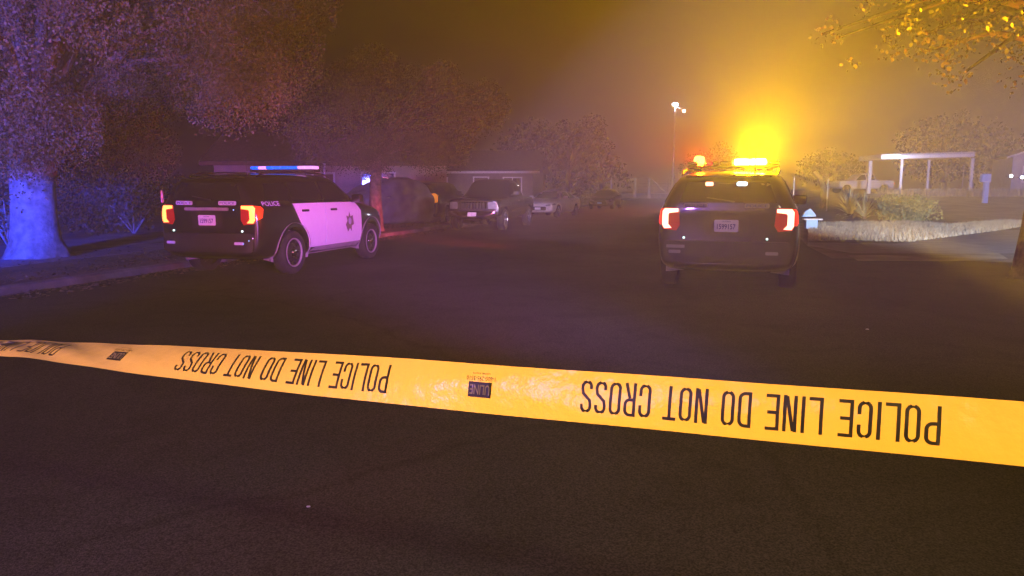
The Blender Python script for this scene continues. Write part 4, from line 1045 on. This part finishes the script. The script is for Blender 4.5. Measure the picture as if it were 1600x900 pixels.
for i in range(NS):
    for j in range(NV): bm.faces.new((G[i][j], G[i][j + 1], G[i + 1][j + 1], G[i + 1][j]))
tape = obj('barrier_tape', bm, 'tape', None, True); tag(tape, 'yellow police line tape stretched across the whole foreground', 'barrier tape')
def on_tape(bm, s0, name, m, off=.0006):
    """shape in metres; x grows with the reading direction, y up in the (upside down) text; origin s0 at the upper edge"""
    xs_ = [v.co.x for v in bm.verts]
    q = math.ceil(min(xs_) / .006) * .006
    while q < max(xs_):
        bmesh.ops.bisect_plane(bm, geom=bm.verts[:] + bm.edges[:] + bm.faces[:], plane_co=(q, 0, 0), plane_no=(1, 0, 0)); q += .006
    q = .006
    while q < TW:
        bmesh.ops.bisect_plane(bm, geom=bm.verts[:] + bm.edges[:] + bm.faces[:], plane_co=(0, q, 0), plane_no=(0, 1, 0)); q += .006
    for v in bm.verts: v.co = tape_pt(s0 + v.co.x, v.co.y / TW, off)
    for f in bm.faces: f.normal_update()
    return obj(name, bm, m, tape, True)
PER = .799
txt = 'POLICE LINE DO NOT CROSS'
WL, HL, TK, GP = .0165, .0480, .0044, .0042
for r_ in range(-1, 4):
    bm = bmesh.new(); x = 0
    widths = [(.013 if c == ' ' else (TK + GP + .0005 if c == 'I' else WL + GP)) for c in txt]; sc2 = .469 / sum(widths)
    for c, wd in zip(txt, widths):
        if c != ' ': letter(bm, c, x, .0130, (TK if c == 'I' else WL) * sc2 if c != 'I' else TK, HL, TK)
        x += wd * sc2
    on_tape(bm, r_ * PER - .011, 'tape_lettering', 'ink')
    # maker's box: solid with the letters left open is built as box + yellow letters on top
    bm = bmesh.new(); bm.faces.new([bm.verts.new((a, b, 0)) for a, b in ((0, .028), (.040, .028), (.040, .052), (0, .052))])
    on_tape(bm, r_ * PER + .600, 'maker_box', 'ink')
    t = text_bm('ULINE', .0155, .034, .012)
    for v in t.verts: v.co = Vector((v.co.x + .020, v.co.y + .040, 0))
    on_tape(t, r_ * PER + .600, 'maker_name', 'tape', .0011)
    for (tx, yy, hh, ww) in (('1-800-295-5510', .0225, .0068, .050), ('uline.com', .0150, .0036, .030)):
        t = text_bm(tx, hh, ww, 0)
        for v in t.verts: v.co = Vector((v.co.x + .020, v.co.y + yy, 0))
        on_tape(t, r_ * PER + .600, 'maker_phone' if tx[0] == '1' else 'maker_website', 'ink')

# ================================================================== HAZE, added to spread the lamp glow like lens veil
bm = bmesh.new(); bmesh.ops.create_cube(bm, size=1)
for v in bm.verts: v.co = Vector((v.co.x * 1900 * .9, v.co.y * 1900 * .9, -1.1 + (v.co.z + .5) * 31))
m = bpy.data.materials.new('haze'); m.use_nodes = True; n = m.node_tree.nodes; n.clear()
out = n.new('ShaderNodeOutputMaterial'); vp = n.new('ShaderNodeVolumePrincipled')
vp.inputs['Density'].default_value = 0.0045; vp.inputs['Color'].default_value = (.9, .9, .9, 1); vp.inputs['Anisotropy'].default_value = 0.0
m.node_tree.links.new(vp.outputs[0], out.inputs['Volume'])
hz = obj('haze', bm, m); hz['kind'] = 'stuff'; hz['label'] = 'thin added haze spreading lamp glow over the whole street'
